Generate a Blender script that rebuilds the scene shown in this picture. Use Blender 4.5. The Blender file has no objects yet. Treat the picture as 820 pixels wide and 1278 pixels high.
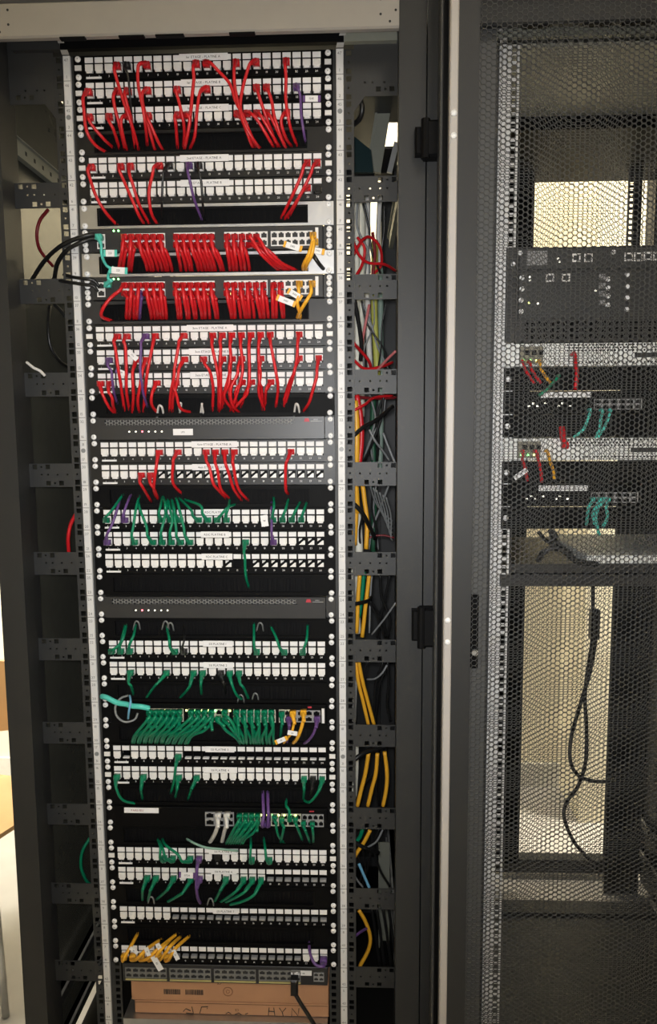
import bpy, math, random
import numpy as np
from mathutils import Vector, Matrix
random.seed(7)
R = math.radians
scene = bpy.context.scene
COL = scene.collection

# ---------------------------------------------------------------- camera
CAM = Vector((0.28412, -1.44097, 1.48052))
TH, YA, RO, F = 0.113867, -0.038993, -0.006606, 920.0
_fw = Vector((math.sin(YA)*math.cos(TH), math.cos(YA)*math.cos(TH), -math.sin(TH)))
_ri = Vector((math.cos(YA), -math.sin(YA), 0))
_up = _ri.cross(_fw)
_r2 = math.cos(RO)*_ri + math.sin(RO)*_up
_u2 = -math.sin(RO)*_ri + math.cos(RO)*_up
cd = bpy.data.cameras.new('camera'); cam = bpy.data.objects.new('camera', cd); COL.objects.link(cam)
m = Matrix((_r2, _u2, -_fw)).transposed().to_4x4(); m.translation = CAM
cam.matrix_world = m
cd.sensor_fit = 'VERTICAL'; cd.sensor_height = 24; cd.lens = F/1278*24
cd.clip_start = 0.02
scene.camera = cam

# ---------------------------------------------------------------- world, lights, exposure
w = bpy.data.worlds.new('world'); scene.world = w; w.use_nodes = True
w.node_tree.nodes['Background'].inputs[0].default_value = (0.8, 0.85, 0.9, 1)
w.node_tree.nodes['Background'].inputs[1].default_value = 0.02
vs = scene.view_settings
vs.view_transform = 'Standard'; vs.look = 'None'; vs.exposure = 0.12; vs.gamma = 1.0; vs.use_curve_mapping = False
def area(name, loc, size, energy, color, target=None, spread=180):
    l = bpy.data.lights.new(name, 'AREA'); l.shape = 'RECTANGLE'; l.size, l.size_y = size
    l.energy = energy; l.color = color; l.spread = R(spread)
    o = bpy.data.objects.new(name, l); COL.objects.link(o); o.location = loc
    if target is not None:
        o.rotation_euler = (Vector(target)-Vector(loc)).to_track_quat('-Z', 'Y').to_euler()
    return o
area('room_light', (0.95, -1.75, 2.82), (0.6, 1.2), 15, (1.0, 0.92, 0.82))
area('rear_light', (0.55, 1.15, 2.84), (3.2, 0.25), 64, (1.0, 0.90, 0.70))
area('left_wall_fill', (-1.75, 0.45, 2.84), (0.6, 1.0), 80, (1.0, 0.95, 0.84), (-1.15, 1.5, 1.35), 100)  # unseen lamp added to brighten the left part of the back wall
area('right_wall_fill', (2.5, 0.75, 2.84), (0.6, 1.0), 100, (1.0, 0.93, 0.76), (0.9, 1.5, 1.25), 95)  # added off-view lamp, fills the wall behind the right rack
fl = bpy.data.lights.new('phone_torch', 'SPOT'); fl.energy = 55; fl.shadow_soft_size = 0.02; fl.color = (0.97, 0.98, 1.0)
fl.spot_size = R(100); fl.spot_blend = 1.0
fo = bpy.data.objects.new('phone_torch', fl); COL.objects.link(fo)
fo.matrix_world = m.copy(); fo.location = CAM + _r2*-0.010 + _u2*0.016

# ---------------------------------------------------------------- pixel -> world helpers
ZT = 2.17
U = 0.04445
def ray(px, py): return (_fw + (px-410)/F*_r2 - (py-639)/F*_u2)
def at(px, py, Y):
    d = ray(px, py); t = (Y-CAM.y)/d.y; return CAM + d*t
def atx(px, py, X):
    d = ray(px, py); t = (X-CAM.x)/d.x; return CAM + d*t
def zt(t): return ZT - t*U

# ---------------------------------------------------------------- materials
MATS = {}
def mat(name, col, rough=0.5, metal=0.0, var=0.12, scale=40.0, bump=0.0, emit=None, spec=0.5):
    if name in MATS: return MATS[name]
    M = bpy.data.materials.new(name); M.use_nodes = True
    nt = M.node_tree; b = nt.nodes['Principled BSDF']
    tc = nt.nodes.new('ShaderNodeTexCoord'); nz = nt.nodes.new('ShaderNodeTexNoise')
    nz.inputs['Scale'].default_value = scale; nz.inputs['Detail'].default_value = 4
    nt.links.new(tc.outputs['Object'], nz.inputs['Vector'])
    mx = nt.nodes.new('ShaderNodeMix'); mx.data_type = 'RGBA'
    mx.inputs[6].default_value = (*[c*(1-var) for c in col], 1)
    mx.inputs[7].default_value = (*[min(1, c*(1+var)) for c in col], 1)
    nt.links.new(nz.outputs['Fac'], mx.inputs[0]); nt.links.new(mx.outputs[2], b.inputs['Base Color'])
    b.inputs['Roughness'].default_value = rough; b.inputs['Metallic'].default_value = metal
    b.inputs['Specular IOR Level'].default_value = spec
    if bump:
        bp = nt.nodes.new('ShaderNodeBump'); bp.inputs['Strength'].default_value = bump; bp.inputs['Distance'].default_value = 0.002
        nt.links.new(nz.outputs['Fac'], bp.inputs['Height']); nt.links.new(bp.outputs['Normal'], b.inputs['Normal'])
    if emit:
        b.inputs['Emission Color'].default_value = (*emit[:3], 1); b.inputs['Emission Strength'].default_value = emit[3]
    MATS[name] = M; return M
BLACK = mat('black_plate', (0.003, 0.003, 0.0033), 0.55, spec=0.12)
GRAPHLIT = mat('graphite_lit_black', (0.012, 0.012, 0.0122), 0.42, spec=0.45)  # brush plate's own grey; on patch panels black with torch sheen coloured in
DARK = mat('dark_grey_steel', (0.032, 0.033, 0.033), 0.5, bump=0.05, scale=300)
POST = mat('charcoal_paint', (0.024, 0.025, 0.0255), 0.50, bump=0.1, scale=500, spec=0.42)
MESHM = mat('mesh_grey', (0.050, 0.051, 0.050), 0.45)
PLATE = mat('anthracite_plate', (0.030, 0.030, 0.031), 0.4)
RAIL = mat('light_rail', (0.74, 0.735, 0.73), 0.45, var=0.06)
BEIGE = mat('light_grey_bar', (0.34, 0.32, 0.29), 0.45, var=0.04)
ZINC = mat('zinc', (0.62, 0.62, 0.60), 0.35, metal=0.75)
WHITE = mat('white_plastic', (0.86, 0.845, 0.82), 0.4, var=0.05)
PAPER = mat('label_paper', (0.88, 0.87, 0.87), 0.7, var=0.05)
INK = mat('ink', (0.02, 0.02, 0.02), 0.8)
GREYTAB = mat('grey_tab', (0.30, 0.30, 0.30), 0.5)
SCREW = mat('screw_metal', (0.92, 0.92, 0.91), 0.35)
RED = mat('red_jacket', (0.62, 0.012, 0.018), 0.38)
GREEN = mat('green_jacket', (0.0, 0.21, 0.10), 0.38)
PURPLE = mat('purple_jacket', (0.13, 0.06, 0.22), 0.4)
YELLOW = mat('orange_yellow_jacket', (0.92, 0.45, 0.03), 0.4)
TEAL = mat('turquoise_jacket', (0.10, 0.62, 0.52), 0.4)
BLK = mat('black_jacket', (0.012, 0.012, 0.012), 0.35)
WHT = mat('white_jacket', (0.72, 0.70, 0.66), 0.45)
CREAM = mat('cream_jacket', (0.90, 0.87, 0.74), 0.5)
GREYC = mat('grey_jacket', (0.25, 0.26, 0.26), 0.4)
BLUEC = mat('light_blue_jacket', (0.20, 0.50, 0.72), 0.4)
LIME = mat('yellow_green_jacket', (0.50, 0.50, 0.10), 0.45)
MAROON = mat('dark_red_jacket', (0.18, 0.01, 0.015), 0.45)
BRISTLE = mat('black_bristle', (0.005, 0.005, 0.0055), 0.6, spec=0.10)
SILVER = mat('silver_plate', (0.62, 0.63, 0.65), 0.42, metal=1.0)
CARD = mat('cardboard', (0.50, 0.265, 0.145), 0.85, var=0.10, scale=25)
LEDR = mat('led_red', (0.8, 0.05, 0.05), 0.3, emit=(1, 0.12, 0.15, 6))
LEDW = mat('led_white', (0.8, 0.8, 0.7), 0.3, emit=(1, 0.95, 0.8, 1.5))
LEDG = mat('led_green', (0.1, 0.8, 0.2), 0.3, emit=(0.25, 1, 0.25, 6))
LEDY = mat('led_yellow', (0.8, 0.8, 0.2), 0.3, emit=(0.9, 1, 0.3, 3))
LOGO = mat('logo_red', (0.5, 0.03, 0.05), 0.5)
SERVER = mat('pale_server_steel', (0.86, 0.87, 0.84), 0.4)
WALLM = mat('cream_wall', (0.80, 0.74, 0.58), 0.85, var=0.03, scale=6)
FLOORM = mat('grey_floor', (0.38, 0.365, 0.34), 0.5, var=0.10, scale=14)
CEILM = mat('white_ceiling', (0.75, 0.74, 0.72), 0.9, var=0.03)
BASEM = mat('pale_skirting', (0.62, 0.60, 0.54), 0.6)
WOOD = mat('plywood', (0.60, 0.36, 0.16), 0.5, var=0.15, scale=12)
SIDE = mat('side_panel_grey', (0.075, 0.075, 0.062), 0.22, spec=0.6)
BAND = mat('olive_steel', (0.24, 0.245, 0.20), 0.5)
TEALD = mat('dark_teal_plate', (0.006, 0.022, 0.024), 0.6, spec=0.2)

# ---------------------------------------------------------------- mesh builder
class MB:
    def __init__(s): s.v = []; s.f = []
    def add(s, vs, fs):
        n = len(s.v); s.v += [tuple(p) for p in vs]; s.f += [tuple(i+n for i in f) for f in fs]; return s
    def box(s, x0, x1, y0, y1, z0, z1):
        return s.add([(x, y, z) for x in (x0, x1) for y in (y0, y1) for z in (z0, z1)],
              [(0,1,3,2),(4,6,7,5),(0,4,5,1),(2,3,7,6),(0,2,6,4),(1,5,7,3)])
    def bbox(s, x0, x1, y0, y1, z0, z1, b):
        # box whose front (y0) edges are chamfered by b
        o = [(x0,z0),(x1,z0),(x1,z1),(x0,z1)]
        i = [(x0+b,z0+b),(x1-b,z0+b),(x1-b,z1-b),(x0+b,z1-b)]
        vs = [(x,y1,z) for x,z in o]+[(x,y0+b,z) for x,z in o]+[(x,y0,z) for x,z in i]
        fs = [(3,2,1,0),(8,9,10,11)]
        for k in range(4):
            l = (k+1) % 4
            fs += [(k,l,l+4,k+4),(k+4,l+4,l+8,k+8)]
        return s.add(vs, fs)
    def prism_xz(s, pts, y0, y1):
        n = len(pts)
        return s.add([(x,y0,z) for x,z in pts]+[(x,y1,z) for x,z in pts],
              [tuple(range(n)), tuple(range(2*n-1,n-1,-1))]+[(k,k+n,(k+1)%n+n,(k+1)%n) for k in range(n)])
    def prism_xy(s, pts, z0, z1):
        n = len(pts)
        return s.add([(x,y,z0) for x,y in pts]+[(x,y,z1) for x,y in pts],
              [tuple(range(n-1,-1,-1)), tuple(range(n,2*n))]+[(k,(k+1)%n,(k+1)%n+n,k+n) for k in range(n)])
    def prism_dir(s, pts3, d):
        n = len(pts3); d = Vector(d)
        return s.add([Vector(p) for p in pts3]+[Vector(p)+d for p in pts3],
              [tuple(range(n)), tuple(range(2*n-1,n-1,-1))]+[(k,k+n,(k+1)%n+n,(k+1)%n) for k in range(n)])
    def cyl(s, c, r, axis, h, n=12, r2=None):
        r2 = r if r2 is None else r2
        c = Vector(c); a = {'x':Vector((1,0,0)),'y':Vector((0,1,0)),'z':Vector((0,0,1))}[axis]
        u = Vector((0,0,1)) if axis != 'z' else Vector((1,0,0)); v = a.cross(u)
        vs = []
        for k in range(n):
            t = 2*math.pi*k/n; vs.append(c+(u*math.cos(t)+v*math.sin(t))*r)
        for k in range(n):
            t = 2*math.pi*k/n; vs.append(c+a*h+(u*math.cos(t)+v*math.sin(t))*r2)
        return s.add(vs, [tuple(range(n)), tuple(range(2*n-1,n-1,-1))]+[(k,k+n,(k+1)%n+n,(k+1)%n) for k in range(n)])
    def tube(s, pts, r, n=8, taper=None):
        pts = [Vector(p) for p in pts]; m_ = len(pts); ring = []
        t0 = (pts[1]-pts[0]).normalized()
        u = t0.cross(Vector((0.3,0.2,0.9)));
        if u.length < 1e-4: u = t0.cross(Vector((1,0,0)))
        u.normalize(); vs = []
        for i in range(m_):
            t = (pts[min(i+1,m_-1)]-pts[max(i-1,0)]).normalized()
            u = (u - t*u.dot(t)).normalized(); v = t.cross(u)
            rr = r if taper is None else r*taper[i]
            for k in range(n):
                a = 2*math.pi*k/n; vs.append(pts[i]+(u*math.cos(a)+v*math.sin(a))*rr)
        fs = [tuple(range(n-1,-1,-1)), tuple(range((m_-1)*n, m_*n))]
        for i in range(m_-1):
            for k in range(n):
                fs.append((i*n+k, i*n+(k+1)%n, (i+1)*n+(k+1)%n, (i+1)*n+k))
        return s.add(vs, fs)
    def plate(s, x0, x1, z0, z1, y0, y1, holes=()):
        # flat plate (front y0) with true rectangular holes (hx0,hx1,hz0,hz1)
        hs = [(max(a,x0),min(b,x1),max(c,z0),min(d,z1)) for a,b,c,d in holes if b > x0 and a < x1 and d > z0 and c < z1]
        xs = sorted({round(v,6) for h in hs for v in h[:2]} | {round(x0,6), round(x1,6)})
        zs = sorted({round(v,6) for h in hs for v in h[2:]} | {round(z0,6), round(z1,6)})
        nx, nz = len(xs)-1, len(zs)-1
        solid = [[True]*nz for _ in range(nx)]
        for a,b,c,d in hs:
            for i in range(nx):
                if xs[i] >= a-2e-6 and xs[i+1] <= b+2e-6:
                    for j in range(nz):
                        if zs[j] >= c-2e-6 and zs[j+1] <= d+2e-6: solid[i][j] = False
        ok = lambda i,j: 0 <= i < nx and 0 <= j < nz and solid[i][j]
        for i in range(nx):
            for j in range(nz):
                if not solid[i][j]: continue
                a,b,c,d = xs[i],xs[i+1],zs[j],zs[j+1]
                s.add([(a,y0,c),(b,y0,c),(b,y0,d),(a,y0,d),(a,y1,c),(b,y1,c),(b,y1,d),(a,y1,d)],
                    [(0,1,2,3),(7,6,5,4)]+([] if ok(i-1,j) else [(0,3,7,4)])+([] if ok(i+1,j) else [(1,5,6,2)])
                    +([] if ok(i,j-1) else [(0,4,5,1)])+([] if ok(i,j+1) else [(3,2,6,7)]))
        return s
    def mesh(s, name, mt, smooth=False):
        me = bpy.data.meshes.new(name); me.from_pydata(s.v, [], s.f)
        me.materials.append(mt)
        if smooth: me.polygons.foreach_set('use_smooth', [True]*len(me.polygons))
        me.update(); return me
    def build(s, name, mt, parent=None, smooth=False, loc=None):
        return link(name, s.mesh(name, mt, smooth), parent, loc)
def link(name, me, parent=None, loc=None):
    o = bpy.data.objects.new(name, me); COL.objects.link(o)
    if parent is not None: o.parent = parent
    if loc is not None: o.location = loc
    return o
def thing(name, label, cat, loc=(0,0,0), group=None):
    o = bpy.data.objects.new(name, None); COL.objects.link(o); o.location = loc
    o.empty_display_size = 0.02
    o['label'] = label; o['category'] = cat
    if group: o['group'] = group
    return o
def tag(o, label, cat, group=None):
    o['label'] = label; o['category'] = cat
    if group: o['group'] = group
    return o
def copy_tree(o, parent=None):
    c = o.copy(); COL.objects.link(c)
    if parent is not None: c.parent = parent
    for ch in list(o.children): copy_tree(ch, c)
    return c
def struct(o): o['kind'] = 'structure'; return o
def stuff(o): o['kind'] = 'stuff'; return o

def hexmesh(x0, x1, z0, z1, y0, y1, pitch, hole):
    ro, ri = pitch/math.sqrt(3), hole/math.sqrt(3)
    dx = 1.5*ro
    nc, nr = int((x1-x0)/dx), int((z1-z0)/pitch)
    ii, jj = np.meshgrid(np.arange(nc), np.arange(nr), indexing='ij')
    cx = x0 + ro + ii*dx; cz = z0 + pitch/2 + jj*pitch + (ii % 2)*pitch/2
    cx, cz = cx.ravel(), cz.ravel(); n = len(cx)
    a = np.arange(6)*math.pi/3
    V = np.zeros((n, 18, 3))
    for s_, (r_, y_) in enumerate(((ro,y0),(ri,y0),(ri,y1))):
        V[:, s_*6:(s_+1)*6, 0] = cx[:,None]+r_*np.cos(a); V[:, s_*6:(s_+1)*6, 2] = cz[:,None]+r_*np.sin(a)
        V[:, s_*6:(s_+1)*6, 1] = y_
    Fq = []
    for k in range(6):
        l = (k+1) % 6
        Fq += [(k, l, l+6, k+6), (k+6, l+6, l+12, k+12)]
    Fq = np.array(Fq); Fa = (Fq[None]+np.arange(n)[:,None,None]*18).reshape(-1)
    return V.reshape(-1,3), Fa
def hex_obj(name, mt, parent, *a):
    V, Fa = hexmesh(*a)
    me = bpy.data.meshes.new(name); nf = len(Fa)//4
    me.vertices.add(len(V)); me.vertices.foreach_set('co', V.ravel())
    me.loops.add(len(Fa)); me.loops.foreach_set('vertex_index', Fa.astype(np.int32))
    me.polygons.add(nf); me.polygons.foreach_set('loop_start', np.arange(0, len(Fa), 4, dtype=np.int32))
    me.polygons.foreach_set('loop_total', np.full(nf, 4, dtype=np.int32))
    me.materials.append(mt); me.update(calc_edges=True); me.validate()
    return stuff(link(name, me, parent))

# ---------------------------------------------------------------- lettering (font glyphs turned into meshes)
GL = {}
def glyphs():
    fc = bpy.data.curves.new('glyph', 'FONT'); fc.resolution_u = 2
    fo_ = bpy.data.objects.new('glyph', fc); COL.objects.link(fo_)
    for ch in '0123456789ABCDEFGHIJKLMNOPQRSTUVWXYZerndm-.':
        fc.body = ch; dg = bpy.context.evaluated_depsgraph_get(); dg.update()
        me = fo_.evaluated_get(dg).to_mesh()
        vs_ = [v.co.copy() for v in me.vertices]; fs_ = [tuple(p.vertices) for p in me.polygons]
        x0 = min(v.x for v in vs_); x1 = max(v.x for v in vs_)
        GL[ch] = ([(v.x-x0, v.y) for v in vs_], fs_, x1-x0)
        fo_.evaluated_get(dg).to_mesh_clear()
    bpy.data.objects.remove(fo_); bpy.data.curves.remove(fc)
glyphs()
def text(mb, s, size, cx, z, y, flip=1, squash=1.0):
    adv = sum((GL[c][2]+0.10) if c in GL else 0.32 for c in s)
    x = -adv/2
    for c in s:
        if c not in GL: x += 0.32; continue
        v, f, wd = GL[c]
        mb.add([(cx+flip*(x+a)*size*squash, y, z+flip*b*size) for a, b in v], f)
        x += wd+0.10
    return mb

def spline(pts, sub=6):
    P = [Vector(p) for p in pts]
    P = [P[0]*2-P[1]]+P+[P[-1]*2-P[-2]]; out = []
    for i in range(1, len(P)-2):
        a,b,c,d = P[i-1:i+3]
        for k in range(sub):
            t = k/sub
            out.append(0.5*((2*b)+(c-a)*t+(2*a-5*b+4*c-d)*t*t+(3*b-a-3*c+d)*t**3))
    out.append(P[-2]); return out

# ================================================================ THE ROOM
def slab(name, *b, mt): return struct(MB().box(*b).build(name, mt))
slab('floor', -3.0, 4.2, -3.4, 1.5, -0.1, 0.0, mt=FLOORM)
slab('ceiling', -3.0, 4.2, -3.4, 1.5, 2.9, 3.0, mt=CEILM)
slab('wall_back', -3.0, 4.2, 1.5, 1.6, 0.0, 2.9, mt=WALLM)
slab('wall_left', -3.1, -3.0, -3.4, 1.5, 0.0, 2.9, mt=WALLM)
slab('wall_right', 4.2, 4.3, -3.4, 1.5, 0.0, 2.9, mt=WALLM)
slab('wall_front', -3.0, 4.2, -3.5, -3.4, 0.0, 2.9, mt=WALLM)
slab('baseboard_back', -3.0, 4.2, 1.485, 1.5, 0.0, 0.10, mt=BASEM)
# pipe casing (pilaster) on the back wall, seen through the right rack
_x0 = at(700, 860, 1.5).x; _k = ray(728, 860); _yn = CAM.y+(_x0-CAM.x)*_k.y/_k.x
slab('trim_1', _x0, _x0+.42, _yn, 1.5, 0.0, 2.9, mt=WALLM)

# ================================================================ RACKS
def rail_geometry(parent, cx, sgn, numbers):
    # one front mounting rail: flange with square holes, pale numbered strip, hole strip
    zb, ztop = zt(47), zt(0)
    fl_ = MB(); holes = []
    for u in range(47):
        for dz in (6.35, 22.25, 38.1):
            z = zt(u)-dz/1000; holes.append((cx+sgn*0.2325-0.0048, cx+sgn*0.2325+0.0048, z-0.0048, z+0.0048))
    a, b = sorted((cx+sgn*0.2236, cx+sgn*0.247))
    fl_.plate(a, b, zb, ztop, 0.0008, 0.0028, holes)
    r = fl_.build('mounting_rail', DARK if numbers else RAIL, parent)
    a, b = sorted((cx+sgn*0.2474, cx+sgn*0.261))
    st = MB().bbox(a, b, -0.0045, 0.002, zb, ztop, 0.001)
    so = st.build('rail_strip', RAIL, parent)
    if numbers:
        t = MB(); xm = (a+b)/2
        for u in range(47):
            text(t, str(47-u), 0.0075, xm, zt(u)-0.0105, -0.0047)
            text(t, str(u+1), 0.0075, xm, zt(u+1)+0.0045, -0.0047)
            t.box(a, b, -0.0047, -0.0046, zt(u)-0.0005, zt(u)+0.0005)
        stuff(t.build('rail_numbering', mat('rail_ink', (0.16,0.16,0.16), 0.8), so))
        for k in (2.45, 16.45, 30.5):
            MB().cyl((xm, -0.0052, zt(k)), 0.0045, 'y', 0.001, 12).build('rail_bolt', GREYC, so)
    # hole strip outside the numbers
    holes = []
    for u in range(47):
        for dz, h in ((6.35, .0048), (22.25, .0017), (38.1, .0048)):
            z = zt(u)-dz/1000; xc = cx+sgn*0.2705; holes.append((xc-h, xc+h, z-h, z+h))
    a, b = sorted((cx+sgn*0.261, cx+sgn*0.280))
    MB().plate(a, b, zb, ztop, 0.0, 0.002, holes).build('punched_strip', DARK, parent)
    # pale folded lip at the top of the rail
    MB().prism_dir([(cx+sgn*0.2474,-0.007,ztop+0.001),(cx+sgn*0.261,-0.007,ztop+0.001),(cx+sgn*0.268,-0.016,ztop+0.032),(cx+sgn*0.258,-0.016,ztop+0.032)][::1 if sgn>0 else -1], (0,0.002,0)).build('rail_lip', BEIGE, parent)
    return r
def brackets(parent, cx, sgn, xpost):
    for t in range(5, 47, 4):
        z1, z0 = zt(t)-0.001, zt(t+1)-0.003
        hs = []
        for dx, dz, h in ((.049,.0065,.0045),(.062,.0065,.0018),(.075,.0065,.0045),(.030,.022,.0016),(.049,.022,.0016),(.062,.022,.0016),
                          (.023,.039,.0045),(.036,.039,.0018),(.049,.039,.0045),(.010,.022,.0016)):
            x = cx+sgn*(0.280+dx); z = z1-dz; hs.append((x-h, x+h, z-h, z+h))
        a, b = sorted((cx+sgn*0.2801, xpost))
        MB().plate(a, b, z0, z1, 0.0, 0.002, hs).build('cross_bracket', DARK, parent)
    a, b = sorted((cx+sgn*0.2801, xpost))
    hs = []
    for dx, dz, h in ((.020,.088,.0018),(.034,.088,.0016),(.056,.088,.0018),(.045,.100,.0045),(.058,.100,.002),(.070,.100,.0045)):
        x = cx+sgn*(0.280+dx); z = zt(0)+0.03-dz; hs.append((x-h, x+h, z-h, z+h))
    MB().plate(a, b, zt(1.85), zt(0)+0.03, 0.0, 0.002, hs).build('top_gusset', DARK, parent)
    c = cx+sgn*0.2801
    MB().prism_xz([(c, zt(1.85)), (c, zt(2.45)), (c+sgn*0.020, zt(1.85))][::1 if sgn < 0 else -1], 0.0, 0.002).build('corner_web', DARK, parent)

BEAMZ = (0.10, 0.205, 2.013)
def rack_frame(name, label, cx, rcx, numbers):
    t = thing(name, label, 'server rack', (0,0,0), 'server racks')
    h, hw = 2.27, 0.4025
    for sgn in (-1, 1):
        e = cx+sgn*hw; i = e-sgn*0.047
        pts = [(e,-.080),(i,-.080),(i,-.037),(i-sgn*-.014,-.037),(i-sgn*-.014,.022),(e,.022)]
        if sgn > 0: pts = pts[::-1]
        p = MB().prism_xy(pts, 0.02, h).build('post', POST, t)
        pts = [(e,.86),(i,.86),(i,.93),(e,.93)]
        if sgn > 0: pts = pts[::-1]
        MB().prism_xy(pts, 0.02, h).build('post', POST, t)
        rail_geometry(t, rcx, sgn, numbers)
        brackets(t, rcx, sgn, e-sgn*0.033)
        # depth beams tying front and rear posts together
        for zz in BEAMZ:
            b = MB(); hs = [(y-.004, y+.004, zz+.012, zz+.020) for y in np.arange(0.10, 0.84, 0.05)]
            a0, a1 = sorted((e-sgn*0.012, e-sgn*0.024))
            b.box(a0, a1, 0.022, 0.86, zz, zz+0.032)
            b.box(*sorted((e-sgn*0.012, e-sgn*0.030)), 0.022, 0.86, zz+0.030, zz+0.032)
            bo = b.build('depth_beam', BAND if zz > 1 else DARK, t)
            d = MB()
            for y in np.arange(0.08, 0.84, 0.04):
                xx = e-sgn*0.0243
                d.box(*sorted((xx, xx+sgn*0.001)), y-.004, y+.004, zz+.011, zz+.019)
            stuff(d.build('beam_holes', INK, bo))
            if zz < 1: MB().box(*sorted((e-sgn*0.0245, e-sgn*0.0300)), 0.022, 0.86, zz+0.0325, zz+0.0345).build('beam_edge', ZINC, bo)
        # rear mounting rail
        a, b = sorted((rcx+sgn*0.250, rcx+sgn*0.290))
        rh = []
        for u in range(47):
            for dz in (6.35, 22.25, 38.1):
                z = zt(u)-dz/1000; xc = rcx+sgn*0.2605; rh.append((xc-.0048, xc+.0048, z-.0048, z+.0048))
        MB().plate(a, b, zt(47), 2.23, 0.776, 0.779, rh).build('rear_rail', DARK, t)
    i0, i1 = cx-hw+0.047, cx+hw-0.047
    bar = MB().bbox(i0-0.02, i1+0.012, -0.079, -0.066, zt(0)-0.004, zt(0)+0.054, 0.003).build('top_bar', BEIGE if numbers else POST, t)
    dots = MB()
    for dx, dz in ((.018,.048),(.012,.026),(.038,.044),(.038,.020),(.022,.008)):
        for x in (i0+dx-.012, i1-dx+.006): dots.cyl((x, -.0794, zt(0)-.002+dz), 0.0022, 'y', 0.001, 8)
    stuff(dots.build('bar_holes', INK, bar))
    for a_, b_ in ((-.24,-.195),(-.135,-.09),(-.07,-.02),(.06,.105)):
        MB().box(cx+a_, cx+b_, -.078, -.068, zt(0)-.0070, zt(0)-.004).build('bar_clip', BLACK, bar)
    MB().box(i0-.02, i1+.012, -0.076, -0.03, zt(0)+0.062, 2.268).build('top_fascia', BEIGE if numbers else POST, t)
    rf = MB().plate(cx-hw+.004, cx+hw-.004, -0.03, 0.93, 2.235, 2.262, [(.343, .396, .50, .73)] if numbers else [])
    rf.v = [(x, z, y) for x, y, z in rf.v]; rf.f = [f[::-1] for f in rf.f]
    rf.build('roof', POST, t)
    if numbers:
        MB().box(-.262, .262, -0.012, 0.0, zt(0)+0.008, zt(0)+0.055).build('front_crossmember', BLACK, t)
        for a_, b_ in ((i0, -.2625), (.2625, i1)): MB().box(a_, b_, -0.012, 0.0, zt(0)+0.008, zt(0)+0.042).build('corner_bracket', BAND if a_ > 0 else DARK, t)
        MB().box(i0, i1, -0.064, -0.013, zt(0)+0.056, zt(0)+0.060).build('header_tray', POST, t)
    else:
        MB().box(i0, i1, -0.012, 0.0, zt(0)+0.008, zt(0)+0.042).build('front_crossmember', BAND, t)
    MB().box(i0, i1, 0.86, 0.90, zt(0)+0.054, zt(0)+0.066).build('rear_crossmember', POST, t)
    MB().box(i0, i1, -0.07, -0.03, 0.02, 0.075).build('bottom_bar', POST, t)
    MB().box(i0, i1, 0.86, 0.90, 0.02, 0.066).build('rear_bottom_bar', POST, t)
    MB().box(i0, i1, 0.62, 0.68, 0.012, 0.046).build('base_crossmember', POST, t)
    return t

rack1 = rack_frame('server_rack', 'open dark grey server rack crowded with red and green patch cords', 0.003, 0.0, True)
MB().box(-.3995, -.3945, 0.022, 0.86, 0.06, 2.23).build('side_panel', SIDE, rack1)
MB().box(.4025, .4050, 0.022, 0.86, 0.06, 2.23).build('side_panel', POST, rack1)
MB().box(-.352, .402, 0.905, 0.925, 0.06, 1.93).build('rear_panel', POST, rack1)

MB().box(-.392, .400, 0.03, 0.855, 0.030, 0.036).build('base_plate', BLACK, rack1)
rack2 = rack_frame('server_rack', 'closed server rack behind mesh doors, right of the open rack', 0.8105, 0.806, False)
MB().box(1.2070, 1.2105, 0.022, 0.86, 0.002, 2.23).build('side_panel', POST, rack2)
MB().box(1.066, 1.172, 0.784, 0.79, 0.002, 1.60).build('rear_side_plate', POST, rack2)
for x0, x1 in ((0.585, 0.795), ):
    MB().box(x0, x1, 0.782, 0.80, 0.10, 2.20).build('rear_cable_tray', BLACK, rack2)
MB().box(.42, 1.20, 0.13, 0.46, 2.226, 2.234).build('roof_light_pool', mat('lit_roof_tone', (.55,.53,.44), .5), rack2)  # paler panel colours in the pool of light on the roof underside
MB().box(.46, 1.16, 0.462, 0.855, 2.196, 2.234).build('roof_shade_block', BLACK, rack2)  # black block added to darken the shaded rear half of the roof
MB().box(0.416, 1.204, 0.03, 0.61, 0.030, 0.036).build('base_plate', DARK, rack2)

# ---- open mesh door of the left rack (swung right round in front of the right rack)
DY = -0.150
door = MB().box(.452, .486, DY, DY+.022, .05, 2.26).build('mesh_door', POST, rack1)
MB().box(1.205, 1.235, DY, DY+.022, .05, 2.26).build('door_stile', POST, door)
MB().box(.452, 1.235, DY+.001, DY+.022, 2.235, 2.262).build('door_rail', POST, door)
MB().box(.452, 1.235, DY+.001, DY+.022, .045, .075).build('door_rail', POST, door)
MB().bbox(.4375, .4515, DY-.006, DY+.020, .05, 2.26, .002).build('edge_trim', mat('trim_alu', (.46,.43,.40), .4, var=.04), door)
MB().box(.4290, .4365, DY+.014, DY+.05, .05, 2.26).build('rubber_seal', BLACK, door)
MB().bbox(.4235, .4285, DY+.010, DY+.05, .05, 2.26, .002).build('gasket', MESHM, door)
hex_obj('mesh_sheet', MESHM, door, .480, 1.215, .07, 2.245, DY+.004, DY+.0055, .0095, .0086)
for zz in (at(565, 143, DY).z, at(565, 171, DY).z, at(553, 773, DY).z, at(553, 800, DY).z):
    MB().cyl((.4445, DY-.0085, zz), .0048, 'y', .003, 12, .0055).build('door_screw', SCREW, door, True)
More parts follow.
